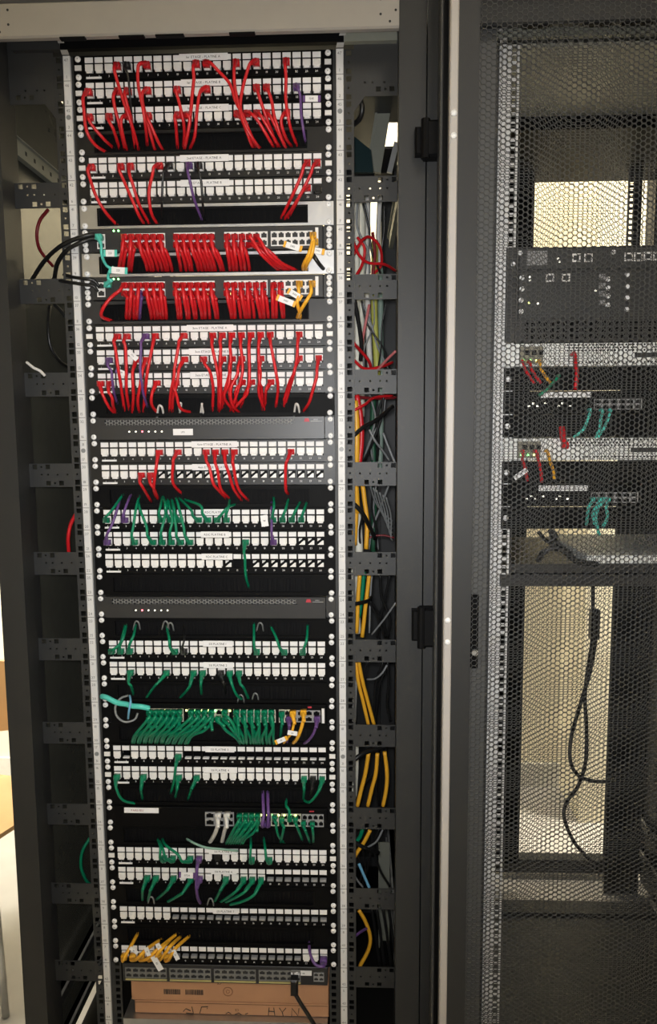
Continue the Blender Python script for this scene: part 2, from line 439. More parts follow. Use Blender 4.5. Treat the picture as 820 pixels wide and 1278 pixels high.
for pz0, pz1 in ((152, 198), (758, 806)):
    zc0, zc1 = at(533, pz1, -.10).z, at(533, pz0, -.10).z
    h_ = MB().bbox(.386, .402, -.098, -.0805, zc0+.008, zc1-.006, .003).bbox(.400, .434, -.112, -.0850, zc0, zc1, .004)
    h_.cyl((.403, -.106, zc0-.002), .008, 'z', zc1-zc0+.004, 12)
    h_.build('hinge', BLACK, door)

# ---- closed mesh door of the right rack
D2 = -0.048
door2 = MB().box(.460, .531, D2, D2+.020, .05, 2.21).build('mesh_door', mat('door_grey', (.085,.086,.084), .5), rack2)
MB().box(1.10, 1.155, D2, D2+.020, .05, 2.21).build('door_stile', POST, door2)
MB().box(.460, 1.155, D2+.001, D2+.020, 2.194, 2.22).build('door_rail', POST, door2)
MB().box(.460, 1.155, D2+.001, D2+.020, .045, .085).build('door_rail', POST, door2)
hex_obj('mesh_sheet', MESHM, door2, .526, 1.11, .075, 2.205, D2+.006, D2+.0075, .0095, .0086)
hz0, hz1 = at(592, 834, D2).z, at(592, 742, D2).z
hd = MB().bbox(.472, .5165, D2-.004, D2, hz0, hz1, .003).build('handle_recess', BLACK, door2)
MB().bbox(.484, .504, D2-.016, D2-.004, hz0+.045, hz1-.012, .004).build('swing_handle', BLACK, hd)
MB().cyl((at(592,813,D2).x, D2-.010, at(592,813,D2).z), .0062, 'y', .006, 14).build('lock_screw', ZINC, hd)

# ================================================================ RACK-UNIT EQUIPMENT
def screw_mesh():
    b = MB(); n = 10
    rings = [(0.0056, 0.0), (0.0053, -.0016), (0.0036, -.0030)]
    vs = []
    for r_, y in rings:
        for k in range(n): vs.append((r_*math.cos(2*math.pi*k/n), y, r_*math.sin(2*math.pi*k/n)))
    fs = [tuple(range(2*n, 3*n))]
    for i in range(2):
        for k in range(n): fs.append((i*n+k, (i+1)*n+k, (i+1)*n+(k+1)%n, i*n+(k+1)%n))
    b.add(vs, fs[:1]+[f[::-1] for f in fs[1:]])
    return b.mesh('screw', SCREW, True)
def screw_slot_mesh(): return MB().box(-.0015,.0015,-.0032,-.0029,-.0003,.0003).box(-.0003,.0003,-.0032,-.0029,-.0015,.0015).mesh('screw_slot', GREYC)
M_SCREW, M_SLOT = screw_mesh(), screw_slot_mesh()
JW = 0.0146
def jack_mesh():
    w2 = JW/2
    b = MB().prism_xz([(-w2,.0075),(-w2,-.0035),(-w2+.0020,-.0050),(-w2+.0020,-.0075),(w2-.0020,-.0075),(w2-.0020,-.0050),(w2,-.0035),(w2,.0075)][::-1], -.0050, .012)
    b.bbox(-.0050,.0050,-.0060,-.0050,-.0040,.0055,.0008)
    b.box(-.0050,.0050,-.0066,-.0058,-.0060,-.0048)
    return b.mesh('jack', WHITE)
M_JACK = jack_mesh()
M_JACKB = M_JACK.copy(); M_JACKB.materials[0] = BLK
PITCH = 0.018411
M_CHIP = MB().bbox(-.0076,.0076,-.0052,-.003,-.0047,.0047,.0006).mesh('port_label', PAPER)
M_TAB = MB().bbox(-.0066,.0066,-.0046,.004,-.0026,.0024,.0006).mesh('shutter_tab', GREYTAB)
M_TABW = MB().bbox(-.0066,.0066,-.0046,.004,-.0012,.0010,.0004).mesh('shutter_tab', WHITE)
def diag_mesh():  # white wedges modelling the diagonal reflections in open ports
    b = MB()
    b.prism_xz([(-.0062,-.0065),(.0062,-.0065),(.0062,.002),(.0035,.002)], -.002, .0)
    b.prism_xz([(-.0062,.000),(-.0062,.006),(.0010,.006),(-.0010,.0035)][::-1], .001, .003)
    return b.mesh('shutter_reflection', WHITE)
M_DIAG = diag_mesh()
M_TAG = MB().bbox(-.0062,.0062,-.0062,-.003,-.0045,.0045,.0008).mesh('ear_tag', WHITE)
def port_x(i): return -PITCH*12 + (i-0.5)*PITCH      # i = 1..24
def ear_screws(t, offs=(.0064,.0381), dxs=(0,)):
    for sx in (-1, 1):
        for o_ in offs:
            s_ = link('screw', M_SCREW, t, (sx*0.2325+random.uniform(-.0006,.0006), -.003, U-o_))
            s2 = link('screw_slot', M_SLOT, s_); s2.rotation_euler = (0, random.uniform(0,1.5), 0)
ORD = {0:'topmost',1:'second',2:'third',4:'fourth',5:'fifth',11:'sixth',12:'seventh',13:'eighth',16:'ninth',17:'tenth',19:'eleventh',20:'twelfth',21:'thirteenth',
       25:'fourteenth',26:'fifteenth',30:'sixteenth',31:'seventeenth',35:'eighteenth',36:'nineteenth',38:'twentieth',40:'lowest'}
JZ = U-.0240   # jack centre height in the slot
PANELS = {}
def panel(tick, title, tcx=0.0, tw=0.082, empty=(), tabs='', black=(), ear=False, idl=True, diag=(), face=BLACK):
    t = thing('patch_panel', f'{ORD[tick]} black patch panel from the top, titled {title}' if title else f'{ORD[tick]} black patch panel, without a title strip', 'patch panel',
              (0, 0, zt(tick+1)), 'patch panels in the open rack')
    holes = [(port_x(i)-JW/2-.0003, port_x(i)+JW/2+.0003, JZ-.0078, JZ+.0078) for i in range(1,25)]
    fp = MB().plate(-.2413, .2413, .0008, U-.0008, -.003, 0, holes)
    fp.box(-.221, .221, -.0045, 0.03, .0006, .0022)
    fp.build('faceplate', face, t)
    MB().box(-.221, .221, .032, .034, .002, U-.002).build('rear_plate', BLACK, t)
    # numbers under the ports
    nb = MB()
    for i in range(1, 25): text(nb, str(i), .0052, port_x(i), JZ-.0148, -.0032)
    stuff(nb.build('port_numbers', PAPER, t))
    for i in range(1, 25):
        x = port_x(i)
        link('port_label', M_CHIP, t, (x, 0, U-.0090))
        if i in diag: link('shutter_reflection', M_DIAG, t, (x, 0, JZ))
        elif i in empty:
            if tabs == 'g': link('shutter_tab', M_TAB, t, (x, 0, JZ-.004))
            elif tabs == 'w': link('shutter_tab', M_TABW, t, (x, 0, JZ-.006))
        else: link('jack', M_JACKB if i in black else M_JACK, t, (x, 0, JZ))
    if title:
        ti = MB().bbox(tcx-tw/2, tcx+tw/2, -.0066, -.0052, U-.0152, U-.0030, .0004).build('title_strip', PAPER, t)
        text(MB(), title, .0060, tcx, U-.0112, -.0068).build('title_text', INK, ti)
    if idl:
        MB().bbox(-.2180, -.1890, -.0048, -.003, .0028, .0064, .0004).build('id_strip', PAPER, t)
    if ear:
        for sx in (-1, 1): link('ear_tag', M_TAG, t, (sx*.2325, 0, U/2))
    ear_screws(t)
    PANELS[tick] = t
    return t
R17 = range(1, 25)
panel(0, '1er ETAGE - PLATINE A', .003, .090, ear=True)
panel(1, '1er ETAGE - PLATINE B', .003, .086, ear=True)
panel(2, '1er ETAGE - PLATINE C', .003, .090, ear=True)
panel(4, '2nd ETAGE - PLATINE A', .000, .092, ear=True, face=GRAPHLIT)
panel(5, '2nd ETAGE - PLATINE B', .000, .092, ear=False, black=(24,), face=GRAPHLIT)
panel(11, '3em ETAGE - PLATINE A', .003, .090, ear=True, face=GRAPHLIT)
panel(12, '3em ETAGE - PLATINE B', .006, .090, face=GRAPHLIT)
panel(13, '3em ETAGE - PLATINE C', .006, .088, face=GRAPHLIT)
panel(16, '4em ETAGE - PLATINE A', .006, .090, face=GRAPHLIT)
panel(17, '4em ETAGE - PLATINE B', .006, .090, empty=range(7,25), diag=range(7,25), face=GRAPHLIT)
panel(19, 'RDC PLATINE A', .006, .056)
panel(20, 'RDC PLATINE B', .003, .056, empty=(22,23,24), diag=(22,23,24))
panel(21, 'RDC PLATINE C', .006, .062, empty=range(14,25), diag=(14,17,18,19,20,21,22,23,24), tabs='')
panel(25, 'SSI PLATINE 1', .003, .060)
panel(26, 'SSI PLATINE 2', .003, .060)
panel(30, 'SSI PLATINE 3', .002, .060, empty=[2]+list(range(9,25)), tabs='w', ear=True)
panel(31, 'SSI PLATINE 4', .002, .070, ear=True)
panel(35, 'SSI PLATINE 5', .004, .060, ear=True, black=(12,))
panel(36, 'SSI PLATINE 6', .004, .054, empty=range(18,25), tabs='g')
panel(38, 'SSI PLATINE 7', .006, .054, empty=range(7,25), tabs='g')
panel(40, '', empty=range(7,22), tabs='g', idl=False)

def bristles(t, x0, x1, z0, z1, n=150):
    b = MB(); rr = random.Random(int(abs(x0)*1000)+n)
    for k in range(n):
        x = x0+(x1-x0)*(k+rr.random())/n; lean = rr.uniform(-.004,.004); y = rr.uniform(.001,.006); wd = rr.uniform(.0006,.0014)
        b.add([(x-wd,y,z1),(x+wd,y,z1),(x+lean+wd*.5,y-.003,z0),(x+lean-wd*.5,y-.003,z0),(x,y+.002,z1),(x+lean,y,z0)],
              [(0,3,2,1),(0,4,5,3),(1,2,5,4)])
    b.box(x0-.004, x1+.004, .009, .010, z0-.004, z1+.006)
    return stuff(b.build('bristles', BRISTLE, t))
BRUSH = {3:('dark grey brush panel below the three topmost patch panels', GRAPHLIT), 6:('silver brush panel above the upper red-corded switch', SILVER),
    8:('silver brush panel between the two red-corded switches', SILVER), 10:('grey brush panel below the lower red-corded switch', PLATE),
    14:('black brush panel above the upper grey perforated appliance', BLACK), 18:('black brush panel where red cords end and green cords begin', BLACK),
    22:('black brush panel above the lower grey perforated appliance', BLACK), 24:('black brush panel just below the lower grey perforated appliance', BLACK),
    27:('black brush panel above the wide green-corded switch', BLACK), 29:('black brush panel under the wide green-corded switch', BLACK),
    32:('black brush panel above the half-populated green-corded switch', BLACK), 34:('black brush panel under the half-populated green-corded switch', BLACK),
    37:('black brush panel below the lowest green patch cords', BLACK), 39:('black brush panel above the orange-yellow fibre cords', BLACK)}
for tk, (lb, mt_) in BRUSH.items():
    t = thing('brush_panel', lb, 'brush panel', (0,0,zt(tk+1)), 'brush panels in the open rack')
    x1 = .190
    MB().plate(-.2413, .2413, .0008, U-.0008, -.003, 0, [(-.205, x1, .0075, U-.0085)]).build('faceplate', mt_, t)
    fr = MB().plate(-.208, x1+.003, .0055, U-.0065, -.0042, -.003, [(-.205, x1, .0075, U-.0085)])
    fr.build('brush_frame', BLACK, t)
    bristles(t, -.205, x1, .0075, U-.0085, 150)
    ear_screws(t)

# ---- grey perforated appliances
def appliance(tick, label, sticker):
    t = thing('rack_appliance', label, 'rack appliance', (0,0,zt(tick+1)), 'grey perforated appliances')
    b = MB().plate(-.221, .221, .001, U-.001, -.012, -.002, [(-.207, .165, .0285, .0395)])
    b.box(-.221, .221, -.002, .10, .001, U-.001)
    b.build('chassis', PLATE, t)
    hex_obj('vent_mesh', mat('vent_grey', (.22,.22,.21), .4), t, -.210, .166, .0270, .0400, -.0118, -.0110, .0065, .0050)
    for k, mt_ in enumerate((LEDW, LEDW, LEDR, LEDW, LEDW, LEDW) if tick == 15 else (LEDW, LEDR, LEDW, LEDW, LEDW, LEDW)):
        MB().cyl((-.159+k*.0128, -.0135, .0165), .0016, 'y', .002, 8, .0018).build('indicator', mt_, t)
    for sx in (-1, 1): MB().bbox(*sorted((sx*.2213, sx*.2413)), -.004, 0, .001, U-.001, .001).build('ear', PLATE, t)
    lg = MB().prism_xz([(.182,.0335),(.193,.0335),(.191,.0400),(.184,.0400)], -.0124, -.012).build('emblem', LOGO, t)
    mk = MB()
    text(mk, 'SERIES', .0030, .205, .0365, -.0123); mk.box(.195, .217, -.0123, -.012, .0340, .0348)
    mk.build('lettering', mat('pale_print', (.5,.5,.5), .6), t)
    if sticker:
        st = MB().bbox(-.073,-.034,-.0126,-.012,.0090,.0215,.0003).build('sticker', PAPER, t)
        text(MB(), 'UPS', .0045, -.0535, .0135, -.0128).build('sticker_text', INK, st)
    ear_screws(t)
appliance(15, 'upper grey 1U appliance with vent mesh, red indicator and white sticker', True)
appliance(23, 'lower grey 1U appliance with vent mesh and red indicator, without sticker', False)

# ---- network switches
def port_block(t, x0, x1, z0, z1, ncol, y, frame, nrow=2):
    hs = []; pw = (x1-x0)/ncol; ph = (z1-z0)/nrow
    for c in range(ncol):
        for r_ in range(nrow):
            a = x0+c*pw; zc = z0+r_*ph
            hs.append((a+pw*.12, a+pw*.88, zc+ph*.16, zc+ph*.74))
            k0, k1 = (zc+ph*.74, zc+ph*.88)
            hs.append((a+pw*.34, a+pw*.66, k0, k1))
    pb = MB().plate(x0, x1, z0, z1, y, y+.002, hs).build('port_block', frame, t)
    MB().box(x0, x1, y+.010, y+.011, z0, z1).build('port_backs', BLACK, pb)
    pins = MB()
    for c in range(ncol):
        for r_ in range(nrow):
            a = x0+(c+.5)*pw; zc = z0+(r_+.3)*ph
            for k in range(4): pins.box(a-.003+k*.002-.0003, a-.003+k*.002+.0003, y+.006, y+.010, zc, zc+.0015)
    stuff(pins.build('contacts', ZINC, pb))
    return pb
def switch_base(tick, label, xl, xr, mt_=PLATE, ears=True):
    t = thing('network_switch', label, 'network switch', (0,0,zt(tick+1)), 'network switches in the open rack')
    b = MB().bbox(xl, xr, -.008, .22, .001, U-.001, .001)
    b.build('chassis', mt_, t)
    if ears:
        for sx, xe in ((-1, xl), (1, xr)): MB().bbox(*sorted((xe, sx*.2413)), -.003, .0, .001, U-.001, .001).build('ear', mt_, t)
        ear_screws(t, (.0064, .0165, .0285, .0381) if tick in (7,9) else (.0064,.0381))
    return t
def sx_(px, tick, Y=-.01): return at(px, 0.5*(TICKY[tick]+TICKY[tick+1]), Y).x
TICKY = [60.2,92.9,125.2,156.7,188.9,220.4,251.7,282.7,312.3,343.2,372.7,402.5,432.5,461.7,491.2,519.2,548,576.2,604.2,632.5,661.2,687.5,715.5,742.5,770,797.5,823.7,850.5,876.2,902.5,928.7,955,981.8,1006.9,1032,1057.2,1083.6,1108,1133.9,1158.8,1182,1207.2,1231,1254.8]
SW = {}
def fortyeight(tick, label):
    t = switch_base(tick, label, -.221, .221, PLATE)
    for a, b in ((152,206),(217,268),(280,334),(338,390)):
        port_block(t, sx_(a,tick), sx_(b,tick), .0065, .0335, 6, -.0105, WHITE)
    port_block(t, sx_(121,tick), sx_(131,tick), .0065, .0335, 1, -.0105, WHITE)
    MB().bbox(sx_(393.5,tick), sx_(397.5,tick), -.0115, -.008, .004, .039, .0005).build('side_strip', WHITE, t)
    for k in range(2): MB().cyl((sx_(142,tick)+k*.009, -.0095, .0395), .0018, 'y', .0015, 8).build('indicator', LEDG, t)
    for k, px in enumerate((160, 169, 187, 201, 224, 238, 247, 261, 287, 300, 318, 327)):
        MB().box(sx_(px,tick)-.0015, sx_(px,tick)+.0015, -.0118, -.0105, .0075, .0105).build('indicator', LEDY if k % 3 else LEDW, t)
    SW[tick] = t; return t
fortyeight(7, 'upper red-corded network switch with white port blocks')
fortyeight(9, 'lower red-corded network switch with white port blocks')
t = switch_base(28, 'wide network switch filled with green patch cords', -.221, .221, BLACK)
for a, b, n in ((184,229,6),(235,286,6),(291,344,6),(348,362,2)):
    port_block(t, sx_(a,28), sx_(b,28), .0065, .0335, n, -.0105, mat('port_cream', (.55,.54,.42), .45))
pb = port_block(t, sx_(361,28), sx_(400,28), .0075, .0325, 4, -.0105, GREYTAB)
MB().bbox(sx_(401.5,28), sx_(405,28), -.0115, -.008, .006, .036, .0005).build('side_strip', WHITE, t)
MB().bbox(sx_(384,28), sx_(389,28), -.0095, -.008, .0370, .0400, .0003).build('emblem', LOGO, t)
for k, px in enumerate(range(188, 344, 9)): MB().box(sx_(px,28)-.002, sx_(px,28)+.002, -.0118, -.0105, .0290, .0325).build('indicator', LEDY if k % 3 else LEDG, t)
t = switch_base(33, 'half-populated network switch with two white plugs and green cords', -.221, .221, BLACK)
port_block(t, sx_(256,33), sx_(292,33), .0050, .0350, 3, -.0105, GREYTAB)
for a, b, n in ((296,326,4),(338,348,1),(351,376,3)):
    port_block(t, sx_(a,33), sx_(b,33), .0065, .0335, n, -.0105, mat('port_cream', (.55,.54,.42), .45))
port_block(t, sx_(377,33), sx_(404,33), .0060, .0330, 4, -.0105, GREYTAB)
for k, px in enumerate(range(299, 376, 7)): MB().box(sx_(px,33)-.002, sx_(px,33)+.002, -.0118, -.0105, .0290, .0325).build('indicator', LEDY if k % 3 else LEDG, t)
MB().bbox(sx_(386,33), sx_(392,33), -.0095, -.008, .0375, .0400, .0003).build('emblem', LOGO, t)
lb_ = MB().bbox(sx_(155,33), sx_(198,33), -.0088, -.008, .030, .0415, .0003).build('sticker', PAPER, t)
text(MB(), 'PARE-FEU', .0060, (sx_(155,33)+sx_(198,33))/2-.008, .0338, -.0090).build('sticker_text', mat('ink_red', (.25,.03,.04), .8), lb_)

# ---- shelf, cartons and the loose old switch at the bottom
ZS = zt(43.72)
sh = thing('rack_shelf', 'grey steel shelf carrying the cardboard boxes', 'shelf', (0,0,ZS-.004))
MB().box(-.219, .219, -.01, .45, 0, .003).build('shelf_plate', SILVER, sh)
MB().box(-.219, .219, -.013, -.010, -.020, .003).build('shelf_lip', SILVER, sh)
def carton(name, label, x0, x1, z0, z1, y0):
    t = thing(name, label, 'cardboard box', ((x0+x1)/2, y0, z0), 'cardboard boxes')
    w2 = (x1-x0)/2; h = z1-z0
    MB().bbox(-w2, w2, 0, .36, 0, h, .0015).build('carton', CARD, t)
    MB().box(-w2+.002, w2-.002, -.0006, 0.0, h-.0022, h-.0010).build('flap_seam', mat('seam', (.16,.08,.04), .9), t)
    return t
zb1, zb0 = zt(41.98), zt(43.08)
b1 = carton('cardboard_box', 'upper cardboard box with barcodes, under the loose switch', -.205, .221, zb0, zb1, .004)
bc = MB(); rr = random.Random(3)
for x0, n in ((-.142, 17), (-.095, 17)):
    x = x0
    for k in range(n):
        wd = rr.choice((.0008,.0012,.0018)); bc.box(x, x+wd, -.0004, 0, .0155, .0275); x += wd+rr.choice((.0006,.001))
stuff(bc.build('barcode', INK, b1))
rc = MB()
for r_ in (.0105, .0092):
    pts = [(-.003+r_*math.cos(a), -.0004, .025+r_*math.sin(a)) for a in np.linspace(0, 2*math.pi, 25)]
    rc.tube(pts, .0004, 4)
for k in range(3):
    a = k*2.094+.5; rc.tube([(-.003+.0045*math.cos(a), -.0004, .025+.0045*math.sin(a)), (-.003+.0045*math.cos(a+1.6), -.0004, .025+.0045*math.sin(a+1.6))], .0006, 4)
rc.build('recycling_mark', mat('brown_ink', (.22,.10,.05), .9), b1)
text(MB(), 'CE', .0085, .0-.022, .0470, -.0004, flip=-1).build('printed_mark', INK, b1)
z2 = ZS
b2 = carton('cardboard_box', 'lower cardboard box with upside-down handwriting, on the shelf', -.198, .221, z2, zb0-.0008, .002)
def handwriting(strokes, name):
    b = MB()
    for s_ in strokes: b.tube([(x, -.0006, z) for x, z in s_], .0009, 5)
    b.build(name, INK, b2)
handwriting([[(-.098,.003),(-.082,.002),(-.085,.018)],[(-.088,.008),(-.098,.013),(-.104,.006)],[(-.068,.003),(-.064,.018)],[(-.064,.018),(-.050,.019),(-.052,.014)]], 'handwriting')
handwriting([[(.080,.002),(.082,.020)],[(.094,.002),(.092,.020)],[(.080,.012),(.094,.011)],[(.104,.020),(.110,.010),(.118,.020)],[(.110,.010),(.112,.001)],[(.130,.001),(.131,.020),(.144,.002),(.146,.020)]], 'handwriting')
handwriting([[(-.012,.003),(-.006,.007),(.0,.003)],[(.008,.002),(.016,.006),(.022,.002)],[(.030,.003),(.036,.006)]], 'handwriting')
text(MB(), 'CE', .0075, .012, .0150, -.0006, flip=-1).build('printed_mark', INK, b2)
ls = thing('network_switch', 'loose old 48-port switch lying on the upper cardboard box', 'network switch', (0,0,zb1), 'network switches in the open rack')
MB().bbox(-.2195, .2195, -.004, .26, .001, .0425, .001).build('chassis', PLATE, ls)
OLD = mat('old_grey_ports', (.20,.20,.19), .5)
for k in range(4):
    x0 = -.2130+k*.0955
    port_block(ls, x0, x0+.0890, .0110, .0350, 6 if k else 6, -.0065, OLD)
    MB().box(x0, x0+.0890, -.0062, -.004, .0055, .0080).build('yellow_stripe', mat('stripe_yellow', (.55,.48,.20), .6), ls)
port_block(ls, .190, .212, .012, .032, 2, -.0065, GREYTAB)
st = MB().bbox(.142, .186, -.0052, -.004, .0240, .0350, .0003).build('sticker', PAPER, ls)
text(MB(), 'SW 48', .0050, .164, .0275, -.0054).build('sticker_text', INK, st)

# ================================================================ PATCH CORDS
CNAME = {'r':('red',RED),'g':('green',GREEN),'p':('purple',PURPLE),'y':('orange-yellow',YELLOW),'k':('black',BLK),'w':('white',WHT),'t':('turquoise',TEAL)}
ORDW = 'first second third fourth fifth sixth seventh eighth ninth tenth eleventh twelfth thirteenth fourteenth fifteenth sixteenth seventeenth eighteenth nineteenth twentieth twenty-first twenty-second twenty-third last'.split()
JIT = random.Random(5)
USED = {}
def uniq(lb):
    USED[lb] = USED.get(lb, 0)+1
    if USED[lb] == 1: return lb
    return lb+(', '+{2:'second one',3:'third one',4:'fourth one'}.get(USED[lb], 'another')+' from the left')
def cord(color, start, pts, label, group, r=.0030, boot=True, yb=-.034, yend=.015, up=False, cat='patch cord', bootsize=1.0, straight=.0):
    cn, mt_ = CNAME[color]
    yb -= JIT.uniform(0, .010) if yb < -.025 else 0
    s = Vector(start)
    t = thing('ethernet_cable', label, cat, s, group)
    n = len(pts); P = [s+Vector((0,-.004,0)), s+Vector((0,-.020,0))]
    prevx = s.x
    for i, (px, py) in enumerate(pts):
        if i == n-1: Y = yend
        elif i == n-2 and n > 2: Y = yb*.62
        else: Y = yb
        q = at(px, py, Y)
        if i == 0: P.append((P[-1]+q)/2+Vector((0,-.012,0))) if (q-P[-1]).length > .03 else None
        P.append(q)
    P = [p-s for p in P if p is not None]
    pth = spline(P, 5)
    MB().tube(pth, r, 8).build('cable', mt_, t, True)
    if boot:
        k = bootsize
        b = MB()
        d = (P[2]-P[1]).normalized()
        b.bbox(-.0060*k,.0060*k,-.019,-.004,-.0052*k,.0052*k,.002)
        q = spline([(0,-.012,0), P[1]+Vector((0,-.004,0))*0, P[1]+d*.012, P[1]+d*.022], 3)
        m_ = len(q); b.tube(q, .0052*k, 8, [1.0-.35*i/(m_-1) for i in range(m_)])
        b.build('plug_boot', mt_, t, True)
    return t
def paper_tag(c, px0, py0, px1, py1, wpx, Y, ends, txt='000'):
    # folded paper flag wrapped on a cord; ends = colour of the tape ends or None
    base = c.location
    A, B = at(px0, py0, Y)-base, at(px1, py1, Y)-base
    d = (B-A); L = d.length; d.normalize(); n = Vector((-d.z, 0, d.x)); hw = wpx*.5/ .66/1000
    if n.z < 0: n = -n
    th = Vector((0,.0012,0))
    tg = MB().prism_dir([A-n*hw, B-n*hw, B+n*hw, A+n*hw], th).build('paper_flag', PAPER, c)
    tx = MB(); text(tx, txt, hw*.9, 0, -hw*.3, 0)
    rot = Matrix((d, Vector((0,1,0)), n)).transposed()
    mid = (A+B)/2+Vector((0,-.0004,0))
    tx.v = [tuple(mid+rot@Vector(p)) for p in tx.v]
    tx.build('flag_text', INK, tg)
    if ends:
        for Q, s_ in ((A,-1),(B,1)):
            a0, a1 = Q-d*.0005, Q+d*.0045*s_
            MB().prism_dir([a0-n*hw*1.02, a1-n*hw*1.02, a1+n*hw*1.02, a0+n*hw*1.02], th).build('flag_band', CNAME[ends][1], tg)
    return tg

def C(tick, color, pts, **k):
    """cord plugged into the port of the patch panel nearest to the first pixel"""
    px, py = pts[0]
    z = zt(tick+1)+JZ
    x = at(px, py, -.012).x
    i = max(1, min(24, int(round((x+PITCH*12)/PITCH+.5))))
    c = cord(color, (port_x(i), 0, z), pts[1:], uniq(f'{CNAME[color][0]} patch cord in the {ORDW[i-1]} port of the {ORD[tick]} patch panel'), f'patch cords on the {ORD[tick]} panel', **k)
    return c
# first floor panels
C(0,'r',[(143,79),(146,100),(154,126),(165,158),(174,190)])
C(0,'r',[(178,78),(172,88),(173,110),(178,133),(182,160),(184,184)])
C(0,'k',[(158,79),(160,96),(163,130),(166,160)], r=.0022)
C(0,'r',[(244,78),(242,98),(240,118),(238,140),(234,170),(230,188)])
C(0,'r',[(258,78),(273,89),(287,105),(294,126),(303,144),(315,172),(324,186)])
C(0,'r',[(294,77),(293,107),(297.5,130),(305.6,156),(319.5,179),(326,186)])
C(0,'r',[(319.5,77),(308,91),(302,114),(300,133),(304,151),(312.5,172),(319,186)])
C(0,'r',[(357,72),(357,98),(356.6,121),(359,142),(363.5,163),(371.6,184)])
C(1,'r',[(107,115),(104.8,137),(108,163),(119,181),(138,193)])
C(1,'r',[(144,113),(143,133),(150,160.5),(157,190.6)])
C(1,'r',[(155,113),(158,128),(163,148),(170,190)])
C(1,'r',[(182,112),(178,128),(183.5,151),(190.5,177),(195,192)])
C(1,'r',[(218,107),(222,122),(226,138),(230,160),(229,186)])
C(1,'r',[(255,109.5),(250,114),(246,137),(243,170),(236,188)])
C(1,'r',[(319.5,108),(326.5,130),(336,156),(347,186)])
C(1,'r',[(332,105),(339,126),(342.7,146.6),(352,174),(358,186)])
c = C(1,'p',[(370.5,106),(375,121),(376,144),(380,170),(382,179)], r=.0026)
paper_tag(c, 381, 123, 397, 123, 7, -.042, 'p', '1245')
C(2,'r',[(109,144),(116,158),(130,174),(143,186)])
C(2,'r',[(142,142),(142,163),(150,188)])
C(2,'r',[(156,144),(151,156),(154.6,174),(159,190)])
C(2,'r',[(185,142),(188,156),(197.4,177),(205.5,190.6)])
C(2,'r',[(220.6,138.5),(219.5,156),(222,188)])
C(2,'r',[(233,139.6),(237,151),(232,177),(230,188)])
C(2,'r',[(297.5,137),(302,149),(312.5,177),(317,186)])
C(2,'r',[(309,136),(322,151),(336,174),(343,186)])
C(2,'r',[(322,136),(331,153.5),(343,174),(350,186)])
C(2,'r',[(333,136),(343,156),(354,179),(358,186)])
C(2,'r',[(354,137),(351,153.5),(356.6,172),(365,184)])
# second floor panels
C(4,'r',[(114,211),(112,222),(120,245),(132.6,266),(149,284)])
C(4,'r',[(151,209),(153,222),(165,249.5),(174,270),(182,282)])
C(4,'r',[(163,209),(166,231),(174,256),(188,282)])
C(4,'r',[(198.6,206.6),(190.5,217),(186,240),(189,266),(198.6,283)])
C(4,'k',[(211,209),(203,226),(202,256.5),(203,277)], r=.0022)
C(4,'p',[(235.7,209),(237,226),(242.6,249.5),(253,277)], r=.0026)
C(4,'k',[(249.6,208),(251,226),(253,254),(256,278)], r=.0024)
C(4,'r',[(384,201),(376,219),(363.5,247),(349.6,275)])
C(4,'r',[(397,200),(387,219),(373,247),(358,275)])
C(5,'r',[(384,231),(378,238),(366,258),(354,275)])
# third floor panels
C(11,'r',[(147,424),(143.7,433.5),(147,456.7),(150.7,480),(156,516)])
C(11,'r',[(158.8,424),(156.5,433.5),(157.6,459),(158,490),(162,514)])
c = C(11,'p',[(182,424),(176,436),(175,459),(176,472),(179,492),(185,510)], r=.0026)
paper_tag(c, 160, 438, 171, 449, 6, -.040, None, '224')
C(11,'r',[(193.5,423),(190,433.5),(184,463.6),(181.5,485),(179,517)])
C(11,'r',[(229.4,422),(222.5,433.5),(218,459),(217,471),(213,492),(211.6,516)])
C(11,'r',[(265,421),(267.4,445),(272,468),(273,485),(273,516)])
C(11,'r',[(276.6,421),(275.5,436),(274,468),(275,500),(274,515)])
C(11,'r',[(289,421),(288,445),(286,477.5),(280,496),(294,516)])
C(11,'r',[(301,422),(302,445),(302,468),(292,503),(287,514)])
C(11,'r',[(312.5,422),(311,445),(311,477.5),(305.6,492),(300,510)])
C(11,'r',[(324.6,422),(323,445),(324,477.5),(326.5,485),(327.6,515)])
C(11,'r',[(337,421),(340,440.5),(345,468),(347,485),(344,510)])
C(11,'r',[(373,419.6),(371,443),(368,462),(363,480),(354,510)])
c = C(12,'p',[(141,452),(139,463.6),(140,475),(142,489),(147,505.6)], r=.0026)
paper_tag(c, 147, 463, 157, 467, 6, -.036, 'p', '118')
C(12,'r',[(168,456.7),(166,480),(166.5,496),(165,517)])
C(12,'r',[(182,451),(178.5,459),(175,480),(172,500),(174,516)])
C(12,'r',[(230.6,450),(223.6,459),(221,478),(216,496),(215,516)])
C(12,'r',[(254.6,450),(262,464),(266,485),(265,516)])
C(12,'r',[(278,450),(275.5,468),(276,490),(280,510)])
C(12,'r',[(290.5,450),(286,468),(280,490),(276,512)])
C(12,'r',[(303,450),(296,468),(288,485),(290,505),(300,516)])
C(12,'r',[(326.5,448.6),(325,468),(323,490),(331,514)])
C(12,'r',[(374,448.6),(366,468),(361,478),(352,508)])
C(12,'r',[(398,447.5),(395,470.6),(391,485),(385.5,503),(377,515)])
C(13,'r',[(125,480),(128,492),(136,508),(145.6,518)])
C(13,'r',[(141,482),(140,497),(141,506),(145,517)])
C(13,'r',[(196.6,478),(189.6,492),(189.6,505.6),(198,517)])
C(13,'r',[(223,478),(220,492),(225.6,510),(240.6,515)])
C(13,'r',[(290,475.5),(287,496),(292,514)])
C(13,'r',[(302,475),(294,489),(296,510)])
